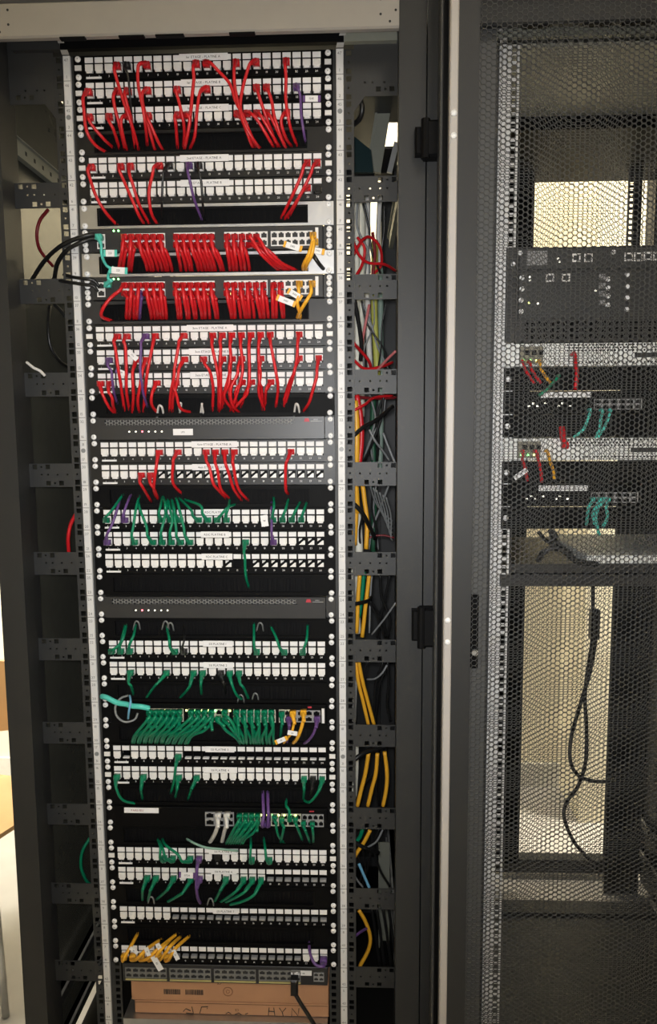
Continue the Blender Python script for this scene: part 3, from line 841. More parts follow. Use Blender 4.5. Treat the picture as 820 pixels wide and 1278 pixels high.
C(13,'r',[(338,475.5),(332,487),(331,508)])
C(13,'r',[(314,476),(308,492),(296,506),(292,514)])
# fourth floor panels
C(16,'r',[(197.7,566),(195.4,580),(192,610),(197.7,624)])
C(16,'r',[(221,566),(216,580),(216,603),(229,618)])
C(16,'r',[(256.5,563.5),(261.6,584),(266,603),(273,612),(283.6,623)])
C(16,'r',[(268.5,563.5),(272,589),(275.5,610),(287,623)])
C(16,'r',[(281,563.5),(285,589),(291.7,610),(303,626)])
C(16,'r',[(292,563.5),(291.7,584),(297.5,610),(311.4,626)])
C(16,'r',[(362,563.5),(356.6,582),(356.6,610),(360,617)])
C(17,'r',[(178,594),(178,608),(189.6,627.5)])
C(17,'r',[(188.5,595),(192,610),(198,624)])
# ground floor panels (green, rising into the brush above)
G19 = [[(131.7,648),(138.7,638),(155,615)],[(200,647),(200,633),(203.5,618)],[(211.6,647),(206,629),(203,618)],[(222,647),(217,633),(214,622)],
       [(250,646),(238,636),(222,620)],[(261.5,646),(250,631),(229,623)],[(273,646),(285,633),(296,629)],[(283.6,646),(285,633),(287,622)],
       [(342.7,646),(342,632),(341.5,619)],[(353,646),(357,634),(360,622)],[(364.7,645),(370,635),(375,626)],[(377.4,645),(380,635),(383,626)]]
for g in G19: C(19,'g',g, r=.0027, bootsize=.95)
C(19,'p',[(159.5,648),(154,642),(159.5,626),(164,616)], r=.0026)
C(20,'p',[(135,675),(140,654),(147,633),(150,622)], r=.0026)
for g in ([(168.8,675),(166.5,656.5),(170,633),(174.6,617)],[(192,675),(182.7,656.5),(174.6,635.6),(172,622)],[(203.5,675),(204.7,649.5),(208,633),(209,622)],
          [(215,675),(215,649.5),(211.6,633),(210,622)],[(226.7,675),(219.7,658.8),(216,633),(214,622)],[(238,675),(229,656.5),(222,628.7),(219,620)]):
    C(20,'g',g, r=.0027, bootsize=.95)
c = C(20,'p',[(341.5,675),(339,652),(339,624)], r=.0026)
paper_tag(c, 329, 643, 331, 657, 9, -.038, None, '31')
C(20,'g',[(306.8,675),(305.6,696),(306.8,719),(311.4,735)], r=.0027)
# panels below the lower appliance
for g in ([(143,812.7),(150,803),(154,790),(156.8,778)],[(151,810),(154.5,794),(158,778)],[(162.6,810),(167,792),(169.5,778)],[(219,810),(211,796.5),(207.7,780)],
          [(323,810),(317,796.5),(317,776)],[(355.4,810),(345,796.5),(337,780)],[(378.6,810),(383,796.5),(384,778)]):
    C(25,'g',g, r=.0027, bootsize=.95)
C(25,'k',[(232,810),(230,797),(229,780)], r=.002)
for g in ([(162.6,837),(163.7,856.7),(167,868)],[(207.7,837),(192.7,856.7),(181,873)],[(242.5,837),(236.7,856.7),(222.8,873)],[(254,837),(250.6,854),(251.8,868)],
          [(288,837),(289.4,854),(296,868),(305.6,875)],[(298.7,837),(304.4,859),(311.4,875)]):
    C(26,'g',g, r=.0027, bootsize=.95)
C(26,'k',[(277,837),(279.6,854),(282,866)], r=.0022)
C(30,'g',[(222,941),(219.5,955),(217,975),(212.5,992)], r=.0027)
for g in ([(144.8,967.7),(144.8,983),(154,999),(177,1003.6)],[(178,967.7),(176,985),(178,999)],[(222,969),(221,985),(218.4,996.7)],[(245.5,969),(239.7,983),(234,999)],
          [(379.7,971),(379.7,985),(378.6,999)],[(402.4,971),(398,987),(386.7,1001),(378,998)]):
    C(31,'g',g, r=.0027, bootsize=.95)
C(31,'k',[(391,970),(389,987),(387,996)], r=.0022)
for g in ([(204.6,1069),(200,1057),(196,1046)],[(214,1071),(203,1059),(198,1047)],[(234.7,1072),(222,1066.5),(207,1055),(202,1046)],[(313.7,1071),(313,1056),(313,1043)],[(335.7,1073),(331,1059.5),(328.8,1044)]):
    C(35,'g',g, r=.0027, bootsize=.95)
C(35,'p',[(247,1069),(246,1082.7),(245,1106),(247.4,1122),(252,1129)], r=.0032)
for g in ([(182.6,1095.4),(178,1110.5),(178,1126.7)],[(194,1095.4),(188,1110.5),(183.7,1129)],[(216,1095.4),(209,1110.5),(193,1124.4)],[(236,1099),(224,1117),(203.4,1129)],
          [(282.4,1095),(275.5,1110.5),(266,1129)],[(304,1096.6),(294,1113),(271,1129)],[(315,1096.6),(303,1115),(275.5,1129)],[(326,1096.6),(317,1117),(300,1126),(280,1130)]):
    C(36,'g',g, r=.0029, bootsize=.95)
c = C(36,'p',[(248,1099),(246,1108),(246,1120),(250,1128)], r=.0022)
paper_tag(c, 226, 1092, 241, 1093, 8, -.040, 'p', '0724')
# orange-yellow fibre cords of the lowest panel
FY = [[(153.6,1199),(158,1190),(165,1178),(173,1163)],[(163,1199),(182.6,1185),(203,1171)],[(174.5,1199),(196.5,1185),(224,1163)],[(185,1199),(203,1183),(217,1168)],
      [(196,1198),(212.7,1180.6),(226.6,1168)],[(206,1200),(219.6,1183),(238,1166.7)]]
FT = [(162,1183,172,1190,5),(182,1183,186,1193,6),(196,1178,200,1185,6),(191,1194,201,1211,8),None,(216,1186,222,1198,6)]
for g, ft in zip(FY, FT):
    c = C(40,'y',g, r=.0036, yb=-.045)
    if ft: paper_tag(c, *ft, -.056, None, '112')
C(40,'p',[(405,1198),(404,1206),(394,1204),(387,1190),(385.5,1173.6)], r=.0030, bootsize=1.2)

# ---- cords on the two red-corded switches
def swcord(tick, color, col, row, px, py, pts, where, **k):
    s = at(px, py, -.012); s.y = -.006
    return cord(color, s, pts, uniq(f'{CNAME[color][0]} patch cord in the {ORDW[col-1]} {row} port of the {where}'), f'patch cords on the {where}', **k)
rr = random.Random(11)
cols7 = [156.5+9*k for k in range(6)] + [221.5+8.6*k for k in range(6)] + [284.5+9*k for k in range(6)] + [342.5+8.8*k for k in range(6)]
def lean7(c):
    if c < 2: return -6+2*c
    if c < 6: return 12
    if c < 12: return 8+1.2*(c-6)
    return 6
for c in range(17):
    px = cols7[c]
    for row, dy, off in (('upper', 297, -2.2), ('lower', 307, 2.2)):
        if c in (15, 16):
            e = [(px+4, 300+(dy-297)*.6), (px+16+off, 316), (px+28+off, 328), (px+42+(c-15)*4+off*2, 338)]
        else:
            d = lean7(c)+rr.uniform(-1.5,1.5)
            e = [(px+off+.1*d, dy+4), (px+off+.35*d, 315), (px+off+.75*d, 327), (px+off+d, 339)]
        swcord(7, 'r', c+1, row, px, dy, e, 'upper red-corded switch', r=.0034, yb=-.032 if row == 'lower' else -.042, yend=.008, bootsize=.95)
cols9 = [157+9*k for k in range(6)] + [221+8.8*k for k in range(6)] + [284+9*k for k in range(6)] + [342+8.6*k for k in range(6)]
for c in range(20):
    px = cols9[c]
    for row, dy, off in (('upper', 357, -2.2), ('lower', 367, 2.2)):
        d = (-2 if c < 3 else 5 if c < 18 else 3)+rr.uniform(-2.5,2.5)
        e = [(px+off+.1*d, dy+4), (px+off+.4*d, 375), (px+off+.8*d, 388), (px+off+d, 399)]
        col = 'p' if (c == 2 and row == 'lower') else 'r'
        if c == 0 and row == 'upper': e = [(150,362),(139,371),(129,384),(127,395),(141,401)]
        swcord(9, col, c+1, row, px, dy, e, 'lower red-corded switch', r=.0034, yb=-.032 if row == 'lower' else -.042, yend=.008, bootsize=.95)
for k, (dx, tg) in enumerate(((0, (357,305,374,310)), (4, (392,312,402,314)))):
    c = swcord(7, 'y', 23, 'upper' if k == 0 else 'lower', 391+dx*.6, 295+k*8, [(390+dx*.5,302),(385+dx,318),(379+dx,330),(378+dx,339)], 'upper red-corded switch', r=.0034, yb=-.05)
    paper_tag(c, *tg, 7, -.055, 'y', '0412')
for k, (px, e, tg) in enumerate(((374, [(373,366),(371,378),(374,390),(375,400)], (348,372,366,379)), (390, [(388,366),(381,378),(374,390),(370,399)], (362,364,374,371)))):
    c = swcord(9, 'y', 22+k*2, 'upper', px, 355, e, 'lower red-corded switch', r=.0034, yb=-.05)
    paper_tag(c, *tg, 7, -.055, 'y', '0413')
for tick, y0, e, tg in ((7, 298, [(126,304),(127,318),(132,330),(138,335)], (132,316,143,316)), (9, 357, [(136,352),(135,345),(137,338),(142,333)], (139,337,156,338))):
    wh = 'upper red-corded switch' if tick == 7 else 'lower red-corded switch'
    c = cord('t', at(126 if tick == 7 else 137, y0, -.008), e, f'turquoise patch cord at the left end of the {wh}', f'patch cords on the {wh}', r=.0028, yb=-.035, yend=-.02)
    paper_tag(c, *tg, 8, -.044, 't', '221')

# ---- green cords of the wide switch
def G28(px, py, e, n, row, **k): return swcord(28, 'g', n, row, px, py, e, 'wide green-corded switch', r=.0032, bootsize=.92, **k)
n = 0
for k in range(6):
    px = 187.5+7.4*k
    for row, dy in (('upper', 888), ('lower', 896)):
        lo = row == 'lower'
        ex = 165+7.2*k+(2.5 if lo else 0)
        G28(px, dy, [(px-1, dy+7), (px-8+k*.3, dy+16), (ex+3, 918), (ex, 927)], k+1, row, yb=-.030 if lo else -.038, yend=.0)
for k in range(6):
    px = 239.5+8.3*k
    for row, dy in (('upper', 888), ('lower', 896)):
        lo = row == 'lower'
        if k == 4 and not lo: continue
        if k < 4:
            ex = 207+8*k+(3 if lo else 0); e = [(px-1, dy+7), (px-10, dy+16), (ex+6, 918), (ex, 928)]
        else:
            ex = 300+4*(k-4); e = [(px+3, dy+7), (px+10, dy+16), (ex-6, 920), (ex, 928)]
        G28(px, dy, e, k+7, row, yb=-.030 if lo else -.038, yend=.0)
for k in range(6):
    px = 295.5+8.7*k
    for row, dy in (('upper', 888), ('lower', 896)):
        lo = row == 'lower'
        ex = px+(6 if k < 3 else 0)+(3 if lo else -2); G28(px, dy, [(px+(1 if k < 3 else 0), dy+7), (px+2, 908), (ex-1, 920), (ex, 928)], k+13, row, yb=-.030 if lo else -.038, yend=.0)
G28(352, 890, [(352,900),(351,910),(350,920)], 19, 'upper')
swcord(28,'p',21,'lower',361,896,[(361,905),(360,917),(357,931)],'wide green-corded switch', r=.0026)
c = swcord(28,'y',22,'upper',379,888,[(379,897),(375,912),(370,923),(364,929)],'wide green-corded switch', r=.0036)
paper_tag(c, 359, 914, 371, 916, 6, -.046, None, '316')
c2 = swcord(28,'y',21,'upper',366,889,[(367,900),(364,914),(358,922),(352,930)],'wide green-corded switch', r=.0028)
paper_tag(c2, 346, 926, 356, 922, 6, -.044, 'y', '315')
swcord(28,'p',24,'lower',396,896,[(395,904),(391,916),(384,925),(377,929)],'wide green-corded switch', r=.0028)
# ---- cords of the half-populated switch
for k in range(4):
    for row, dy in (('upper', 1017), ('lower', 1025)):
        px = 299.5+7.4*k; lo = row == 'lower'; ex = 282+6*k+(3 if lo else 0)
        swcord(33, 'g', k+4, row, px, dy, [(px-1, dy+7), (px-6, dy+15), (ex+4, 1046), (ex, 1053)], 'half-populated switch', r=.0029, bootsize=.85, yb=-.030 if lo else -.038, yend=.0)
for k, (px, py, e) in enumerate((((343,1019,[(344,1027),(347,1042),(355,1053)]), (352,1022,[(354,1032),(352,1044),(350,1052)]), (362,1020,[(361,1012),(357,1005),(358,996)]),
        (369,1021,[(370,1030),(374,1040),(378,1050)]), (379,1026,[(380,1034),(384,1044),(387,1052)]), (390,1027,[(390,1034),(391,1044),(391,1054)])))):
    swcord(33, 'g', k+9, 'upper' if k < 4 else 'lower', px, py, e, 'half-populated switch', r=.0028, bootsize=.8)
for k, px in enumerate((329, 335)):
    swcord(33, 'p', k+8, 'lower', px, 1027, [(px,1018),(px-.5,1005),(px-1,985)], 'half-populated switch', r=.0034, yb=-.03, bootsize=.8)
for k, (px, e) in enumerate(((273, [(272,1028),(268,1041),(259,1056)]), (284, [(283,1028),(280,1038),(276,1056)]))):
    swcord(33, 'w', k+2, 'upper', px, 1016, e, 'half-populated switch', r=.0042, bootsize=1.0)

# ---- loose cords crossing the face of the open rack
def loose(name, label, mt_, r, pts, cat='cable', group=None, smooth=6):
    P = [at(*p) for p in pts]; o = P[0]
    b = MB().tube(spline([p-o for p in P], smooth), r, 8)
    c = b.build(name, mt_, None, True, o); return tag(c, label, cat, group)
loose('turquoise_cable', 'thick turquoise cable entering the wide green-corded switch from the left rail', TEAL, .0055, [(127,869,-.012),(134,871,-.022),(146,877,-.026),(158,879,-.03),(164,881,-.035),(176,882,-.038),(186,884,-.03)])
loose('grey_cable', 'grey coiled cable looped at the left end of the wide green-corded switch', GREYC, .0022, [(160,868,-.006),(150,872,-.02),(144,882,-.03),(146,894,-.03),(156,901,-.026),(168,898,-.02),(172,890,-.012)])
loose('blue_cable', 'short light-blue cable crossing the turquoise cable', BLUEC, .0022, [(162,868,-.02),(163,876,-.044),(161,887,-.046),(160,897,-.03)])
loose('black_cable', 'upper black power cable curving over the left rail to the upper red-corded switch', BLK, .0042, [(40,349,.06),(56,325,.02),(76,307,-.02),(98,297,-.03),(115,293,-.025),(124,296,-.012)])
loose('black_cable', 'second black power cable curving over the left rail, just under the upper one', BLK, .0042, [(68,347,.05),(72,328,.01),(84,312,-.02),(100,303,-.028),(116,298,-.02),(126,301,-.012)])
loose('black_cable', 'upper straight black cable crossing the left rail beside the lower red-corded switch', BLK, .0034, [(80,343,.02),(92,346,-.012),(106,348,-.022),(117,350,-.018),(124,358,-.012)])
loose('black_cable', 'lower straight black cable crossing the left rail beside the lower red-corded switch', BLK, .0034, [(66,349,.02),(84,352,-.012),(104,355,-.02),(116,357,-.018),(122,364,-.012)])
loose('teal_cable', 'pale green cable lying across the eighteenth patch panel', mat('pale_green_jacket', (.25,.42,.34), .45), .0024, [(233,1047,-.006),(244,1053,-.03),(258,1058,-.036),(278,1060,-.034),(297,1062,-.012)])
loose('black_power_cord', 'black power cord hanging from the loose switch over the cardboard boxes', BLK, .0042, [(366,1222,-.012),(368,1238,-.022),(374,1250,-.028),(383,1264,-.03),(393,1280,-.03),(402,1296,-.02)])
plug = MB().bbox(at(363,1231,-.02).x, at(372,1231,-.02).x, -.030, -.012, at(367,1240,-.02).z, at(367,1220,-.02).z, .003)
p0 = bpy.data.objects['black_power_cord']; plug.v = [tuple(Vector(v)-p0.location) for v in plug.v]; plug.build('plug_boot', BLK, p0)

# short bare ends poking out of the brushes
k = 0
for px, py, dx, dy, ph in ((198,507,4,10,'left'),(226,504,-3,10,'middle'),(252,505,0,12,'centre'),(369,505,3,11,'right')):
    loose('grey_cable', f'short grey cable stub in the brush above the upper appliance, {["leftmost","second","third","rightmost"][k]}', WHT, .0022, [(px-2,py+14,.006),(px,py,-.012),(px+dx,py+1,-.016),(px+dx+2,py+dy,.0)], group='grey stubs in the brush'); k += 1
k = 0
for px, py in ((170,776),(206,776),(212,778),(324,778),(300,868),(318,866),(188,1120),(262,1122)):
    loose('grey_cable', ['grey cable stub above the left green cords of the fourteenth panel','grey cable stub looped above port 7 of the fourteenth panel','second grey cable stub above port 7 of the fourteenth panel','grey cable stub above port 16 of the fourteenth panel','grey cable stub under port 14 of the fifteenth panel','grey cable stub beside the two right-hand green cords of the fifteenth panel','grey cable stub under the left green cords of the nineteenth panel','grey cable stub under the middle green cords of the nineteenth panel'][k], GREYC, .0016,
          [(px-4,py+10,.004),(px-1,py,-.014),(px+3,py+1,-.016),(px+5,py+10,.004)], group='grey stubs in the brush'); k += 1

# ================================================================ CABLE BAY BETWEEN RAIL AND POST (right)
BAYN = ['topmost','second','third','fourth','fifth','sixth','seventh','eighth','ninth','lowest']
def bay(color, mt_, r, pts, where, Y=.12):
    loose(f'{color.replace(" ","_").replace("-","_")}_cable', uniq(f'{color} cable in the right cable bay, {where}'), mt_, r, [(p[0], p[1], p[2] if len(p) > 2 else Y) for p in pts], group='cables in the right bay')
bay('black', BLK, .0050, [(443,118,.03),(449,124,.02),(452,136,.02),(449,148,.03),(441,156,.05)], 'looping in the topmost gap')
bay('cream', CREAM, .012, [(449,236,.30),(450,300,.30),(449,380,.30),(449,520,.32)], 'thick and vertical beside the rail, upper half')
bay('cream', CREAM, .009, [(444,230,.26),(444,330,.26),(445,430,.26),(446,500,.26)], 'thick and vertical, nearest the upper rail')
bay('white', WHT, .007, [(459,240,.34),(458,330,.34),(460,420,.34),(463,470,.34)], 'vertical in the upper gaps')
bay('white', WHT, .006, [(474,245,.40),(472,300,.40),(474,330,.40)], 'vertical behind the red loops')
bay('red', RED, .0030, [(441,318,.10),(452,300,.12),(462,296,.14),(474,308,.16),(476,330,.2),(466,342,.22)], 'looping in the second gap')
bay('red', RED, .0030, [(440,300,.08),(448,318,.10),(460,328,.12),(480,330,.14),(494,338,.2)], 'sweeping across the second gap')
bay('red', RED, .0030, [(446,296,.12),(455,310,.12),(452,330,.12),(444,345,.1)], 'short loop near the rail in the second gap')
bay('dark red', MAROON, .0036, [(465,290,.18),(468,318,.18),(464,350,.18)], 'vertical in the second gap')
bay('pink', mat('pink_jacket', (.55,.15,.15), .45), .0030, [(461,380,.14),(456,405,.14),(450,440,.16)], 'slanting in the third gap')
bay('black', BLK, .0042, [(442,372,.06),(447,400,.08),(451,428,.10),(450,450,.12)], 'slanting beside the rail in the third gap')
bay('yellow-green', LIME, .0075, [(468,300,.26),(467,380,.26),(469,430,.26),(471,470,.26)], 'thick and vertical in the third gap')
bay('pale green', mat('sage_jacket', (.22,.30,.25), .5), .007, [(475,330,.34),(475,420,.34),(476,480,.34),(474,600,.34)], 'thick and vertical behind the yellow-green one')
bay('red', RED, .0032, [(441,428,.04),(452,440,.08),(460,450,.10),(464,462,.14)], 'dropping across the third gap')
bay('pink', mat('pink_jacket', (.55,.15,.15), .45), .0028, [(494,438,.10),(480,452,.12),(468,466,.14)], 'slanting at the right of the third gap')
bay('red', RED, .0032, [(440,448,.1),(455,460,.12),(475,458,.14),(490,452,.18)], 'lying just above the fourth bracket')
bay('red', RED, .0060, [(445,493,.10),(450,520,.10),(451,550,.10),(448,580,.1)], 'thick and vertical in the fourth gap')
bay('orange', YELLOW, .0065, [(443,500,.08),(445,530,.08),(445,560,.08),(444,600,.09),(446,640,.1)], 'thick and vertical in the fourth gap')
bay('red', RED, .0030, [(442,512,.05),(455,505,.06),(468,496,.1),(490,494,.14)], 'slanting over the top of the fourth gap')
bay('dark red', MAROON, .0034, [(442,495,.14),(465,497,.16),(494,496,.18)], 'lying along the top of the fourth gap')
bay('black', BLK, .0042, [(441,544,.04),(455,532,.06),(470,524,.08),(490,507,.12)], 'slanting up across the fourth gap')
bay('grey', GREYC, .0024, [(461,536,.10),(468,550,.10),(478,563,.12),(486,575,.14)], 'thin and curved in the fourth gap')
bay('grey', GREYC, .0024, [(478,540,.14),(484,556,.14),(493,578,.14)], 'thin at the right of the fourth gap')
bay('dark green', mat('deep_green_jacket', (.02,.10,.05), .5), .007, [(466,495,.36),(465,540,.36),(467,600,.36),(466,690,.36)], 'thick and vertical behind, middle height')
bay('orange', YELLOW, .0058, [(444,604,.10),(444,640,.10),(442,680,.10)], 'nearest the rail in the fifth gap')
bay('orange', YELLOW, .0050, [(452,600,.12),(455,625,.12),(458,650,.12),(457,685,.12)], 'right-hand one in the fifth gap')
bay('cream', CREAM, .010, [(445,640,.20),(447,665,.20),(448,690,.20)], 'flat and bright in the fifth gap')
bay('black', BLK, .0046, [(441,628,.05),(452,640,.06),(460,655,.09),(468,672,.14)], 'slanting down across the fifth gap')
for q in range(6):
    bay('grey', GREYC, .0018, [(462+q*4,606+q*3,.14),(468+q*4,625+q*4,.18),(478+q*2,640+q*6,.20),(490,650+q*5,.22)], f'tangled thin strand {["one","two","three","four","five","six"][q]} of the fifth gap')
bay('red', MAROON, .0022, [(455,672,.2),(475,668,.2),(492,671,.2)], 'thin and level, low in the fifth gap')
bay('cream', CREAM, .009, [(443,708,.22),(444,745,.22),(446,790,.22)], 'bright and vertical in the sixth gap')
bay('orange', YELLOW, .0046, [(449,716,.12),(447,745,.12),(445,790,.12)], 'left-hand one in the sixth gap')
bay('orange', YELLOW, .0046, [(461,716,.14),(457,750,.14),(452,795,.14)], 'right-hand one in the sixth gap')
bay('green', GREEN, .0050, [(454,714,.16),(452,740,.16),(448,770,.16)], 'between the orange ones in the sixth gap')
bay('black', BLK, .0042, [(441,754,.03),(451,752,.05),(459,750,.08),(463,746,.12)], 'tying strap across the sixth gap')
bay('grey', GREYC, .0022, [(464,718,.18),(462,750,.18),(461,790,.18)], 'thin and vertical in the sixth gap')
bay('grey', GREYC, .0020, [(494,752,.12),(480,772,.14),(464,792,.16)], 'slanting at the right of the sixth gap')
bay('orange', YELLOW, .0042, [(444,826,.12),(447,850,.12),(453,875,.13),(460,905,.14)], 'left-hand one in the seventh gap')
bay('orange', YELLOW, .0042, [(447,822,.11),(452,848,.12),(459,875,.13),(467,905,.14)], 'right-hand one in the seventh gap')
bay('white', WHT, .0050, [(444,815,.24),(443,860,.24),(442,900,.24)], 'vertical beside the rail in the seventh gap')
bay('grey', GREYC, .0022, [(483,830,.14),(477,840,.14),(468,847,.15),(458,848,.17)], 'curved at the right of the seventh gap')
bay('orange', YELLOW, .0046, [(460,940,.12),(456,965,.12),(451,985,.12),(446,1006,.12)], 'leftmost of three in the eighth gap')
bay('orange', YELLOW, .0046, [(471,940,.13),(469,965,.13),(464,985,.13),(459,1006,.13)], 'middle of three in the eighth gap')
bay('orange', YELLOW, .0046, [(480,938,.14),(483,965,.14),(482,985,.14),(478,1006,.14)], 'rightmost of three in the eighth gap')
bay('cream', CREAM, .007, [(444,930,.22),(444,960,.22),(442,995,.22)], 'bright and vertical in the eighth gap')
bay('black', BLK, .0048, [(440,950,.06),(452,941,.07),(466,936,.09),(480,932,.12)], 'slanting over the top of the eighth gap')
bay('orange', YELLOW, .0044, [(462,1036,.12),(455,1050,.12),(447,1062,.12),(442,1070,.12)], 'bent in the ninth gap')
bay('green', GREEN, .0046, [(453,1034,.16),(449,1045,.16),(443,1052,.16)], 'short one in the ninth gap')
bay('black', BLK, .0042, [(441,1050,.05),(455,1058,.06),(472,1064,.10)], 'slanting across the ninth gap')
bay('light blue', BLUEC, .0034, [(448,1078,.12),(454,1092,.12),(461,1108,.12)], 'slanting in the ninth gap')
bay('grey', GREYC, .0022, [(478,1035,.14),(470,1050,.14),(458,1058,.15)], 'upper curved one in the ninth gap')
bay('grey', GREYC, .0022, [(442,1092,.10),(447,1100,.11),(453,1107,.12)], 'short one at the foot of the ninth gap')
bay('orange', YELLOW, .0044, [(448,1136,.12),(456,1150,.12),(462,1168,.12),(460,1185,.12),(449,1206,.12)], 'curving through the lowest gap')
bay('purple', PURPLE, .0030, [(441,1170,.08),(450,1163,.10),(459,1158,.12)], 'short one in the lowest gap')
for q, px in enumerate((468, 474, 482, 489)):
    bay('black', BLK, .0036, [(px-4,1134,.2),(px,1160,.2),(px+6,1205,.2)], ['first of four','second of four','third of four','last of four'][q]+' vertical ones in the lowest gap')
_rb = random.Random(21)
for gi, t0 in enumerate((6, 10, 14, 18, 22, 26, 30, 34)):
    y0_, y1_ = TICKY[t0]+2, TICKY[t0+3]-2
    for q in range(4):
        dark = q < 2 or gi > 3
        xa, xb = _rb.uniform(446, 488), _rb.uniform(446, 488)
        loose('thin_strand', f'thin {"black" if dark else "grey"} strand in the right bay, {["first","second","third","fourth"][q]} of four in the {BAYN[gi+1]} gap', BLK if dark else GREYC, _rb.uniform(.0016, .0030),
              [(xa, y0_, .16+.02*q), ((xa*2+xb)/3+_rb.uniform(-6,6), y0_+(y1_-y0_)*.35, .17+.02*q), ((xa+2*xb)/3+_rb.uniform(-6,6), y0_+(y1_-y0_)*.7, .18+.02*q), (xb, y1_, .2+.02*q)], group='thin strands in the right bay')
# pieces of steel standing in the bay
a, b_ = at(474,118,.55), at(462,188,.62)
def strut(name, label, P, Q, wx, wy, mt_):
    P, Q = Vector(P), Vector(Q); d = (Q-P).normalized(); u = d.cross(Vector((0,1,0))).normalized(); v = u.cross(d)
    o = P
    bb = MB(); vs_ = []
    for E_ in (P-o, Q-o):
        for a_, c_ in ((-1,-1),(1,-1),(1,1),(-1,1)): vs_.append(E_+u*wx*a_+v*wy*c_)
    bb.add(vs_, [(3,2,1,0),(4,5,6,7),(0,1,5,4),(1,2,6,5),(2,3,7,6),(3,0,4,7)])
    # a folded lip along the front edge
    vs_ = []
    for E_ in (P-o, Q-o):
        for a_, c_ in ((-1,-1),(-.7,-1),(-.7,-1.9),(-1,-1.9)): vs_.append(E_+u*wx*a_+v*wy*c_)
    bb.add(vs_, [(3,2,1,0),(4,5,6,7),(0,1,5,4),(1,2,6,5),(2,3,7,6),(3,0,4,7)])
    ob = bb.build(name, mt_, None, False, o); tag(ob, label, 'brace'); return ob
strut('steel_brace', 'pale slanting steel brace in the topmost gap of the right bay', at(481,120,.45), at(466,215,.45), .018, .006, BAND)
strut('steel_brace', 'narrow bright steel brace at the right of the topmost gap', at(495,178,.40), at(486,216,.40), .006, .004, ZINC)
pl = MB().prism_dir([at(442,170,.25)-at(442,215,.25), at(463,187,.25)-at(442,215,.25), at(466,215,.25)-at(442,215,.25), Vector((0,0,0))], (0,.01,0)).build('teal_plate', TEALD, None, False, at(442,215,.25)); tag(pl, 'dark teal plate in the topmost gap of the right bay', 'plate')
pl = MB().box(0, at(492,188,.7).x-at(468,188,.7).x, 0, .04, 0, at(470,186,.7).z-at(470,216,.7).z).build('black_box', BLACK, None, False, at(468,216,.7)); tag(pl, 'black box hanging in the topmost gap of the right bay', 'box')
tr = MB(); x0, x1 = at(472,1160,.5).x, at(486,1160,.5).x
tr.box(0, x1-x0, 0, .004, 0, .30).box(0, .004, -.03, .0, 0, .30)
tag(tr.build('cable_tray', BAND, None, False, (x0, .5, .03)), 'grey vertical steel tray at the foot of the right cable bay', 'cable tray')
# cables in the left bay
loose('red_cable', 'red cable bowed in the left bay above the black power cables', MAROON, .0035, [(60,262,.10),(50,275,.08),(46,292,.08),(50,312,.10),(66,332,.14)])
loose('black_cable', 'black cable hanging in the left bay beside the lower red-corded switch', BLK, .0036, [(62,382,.14),(60,405,.12),(63,432,.12),(74,450,.14),(85,458,.18)])
loose('black_cable', 'short black cable at the top of the left bay below the power cables', BLK, .0036, [(68,380,.12),(76,388,.12),(82,396,.12)])
loose('red_cable', 'bright red cable bowed in the bay, beside the eleventh patch panel', RED, .0040, [(95,641,.05),(88,655,.05),(85,672,.05),(86,690,.06)])
loose('green_cable', 'green cable bowed in the left bay near the rack foot', GREEN, .0034, [(112,1046,.08),(103,1062,.07),(101,1080,.07),(106,1096,.08),(114,1106,.1)])
loose('black_cable', 'short black cable end behind the orange-yellow cords of the upper switch', BLK, .0040, [(386,312,-.004),(392,320,-.02),(398,329,-.016),(404,336,.0)])
cl = loose('cable_tie', 'white twisted tie on the edge of the left bracket', WHT, .0028, [(33,452,-.012),(42,459,-.016),(50,463,-.014),(56,469,-.008)])

# ================================================================ EQUIPMENT OF THE RIGHT RACK
RX = 0.806
def r2(name, label, cat, tick, n=1):
    return thing(name, label, cat, (RX, 0, zt(tick+n)))
# modular router, 4U
t = r2('modular_router', 'dark four-unit modular router behind the mesh of the right rack', 'router', 8, 4)
H = 4*U
MB().bbox(-.222, .222, -.004, .42, .002, H-.002, .0015).build('chassis', PLATE, t)
for sx in (-1, 1): MB().bbox(*sorted((sx*.2222, sx*.2413)), -.003, 0, .002, H-.002, .001).build('ear', PLATE, t)
def L(px, py, Y=-.006):
    q = at(px, py, Y); return q.x-RX, q.z-zt(12)
card = MB().bbox(-.218, .215, -.007, -.004, H-U+.001, H-.004, .001).build('line_card', DARK, t)
x, z = L(671, 323); MB().bbox(x-.020, x+.018, -.0078, -.007, z-.012, z+.014, .0004).build('asset_sticker', GREYTAB, card)
for px, py in ((719,322),(734,322),(784,321),(796,321),(808,320),(820,320)):
    x, z = L(px, py); MB().plate(x-.0075, x+.0075, z-.0075, z+.0075, -.0085, -.007, [(x-.0052,x+.0052,z-.0045,z+.0045)]).build('port', WHITE, card)
for px, py in ((649,316),(765,315),(640,330)):
    x, z = L(px, py); MB().cyl((x,-.010,z), .0042, 'y', .003, 10).build('thumbscrew', SCREW, card)
for px, py in ((696,323),(698,327)):
    x, z = L(px, py); MB().cyl((x,-.009,z), .0016, 'y', .002, 8).build('indicator', LEDW, card)
mod = MB().bbox(-.218, -.020, -.007, -.004, H-3*U, H-U-.003, .001).build('supervisor_card', DARK, t)
for px, py in ((686,347),(706,347)):
    x, z = L(px, py); MB().plate(x-.0075, x+.0075, z-.0075, z+.0075, -.0085, -.007, [(x-.0052,x+.0052,z-.0045,z+.0045)]).build('port', WHITE, mod)
for px, py in ((651,347),(651,361),(650,375),(650,389)):
    x, z = L(px, py); MB().cyl((x,-.010,z), .0046, 'y', .003, 10).build('thumbscrew', SCREW, mod)
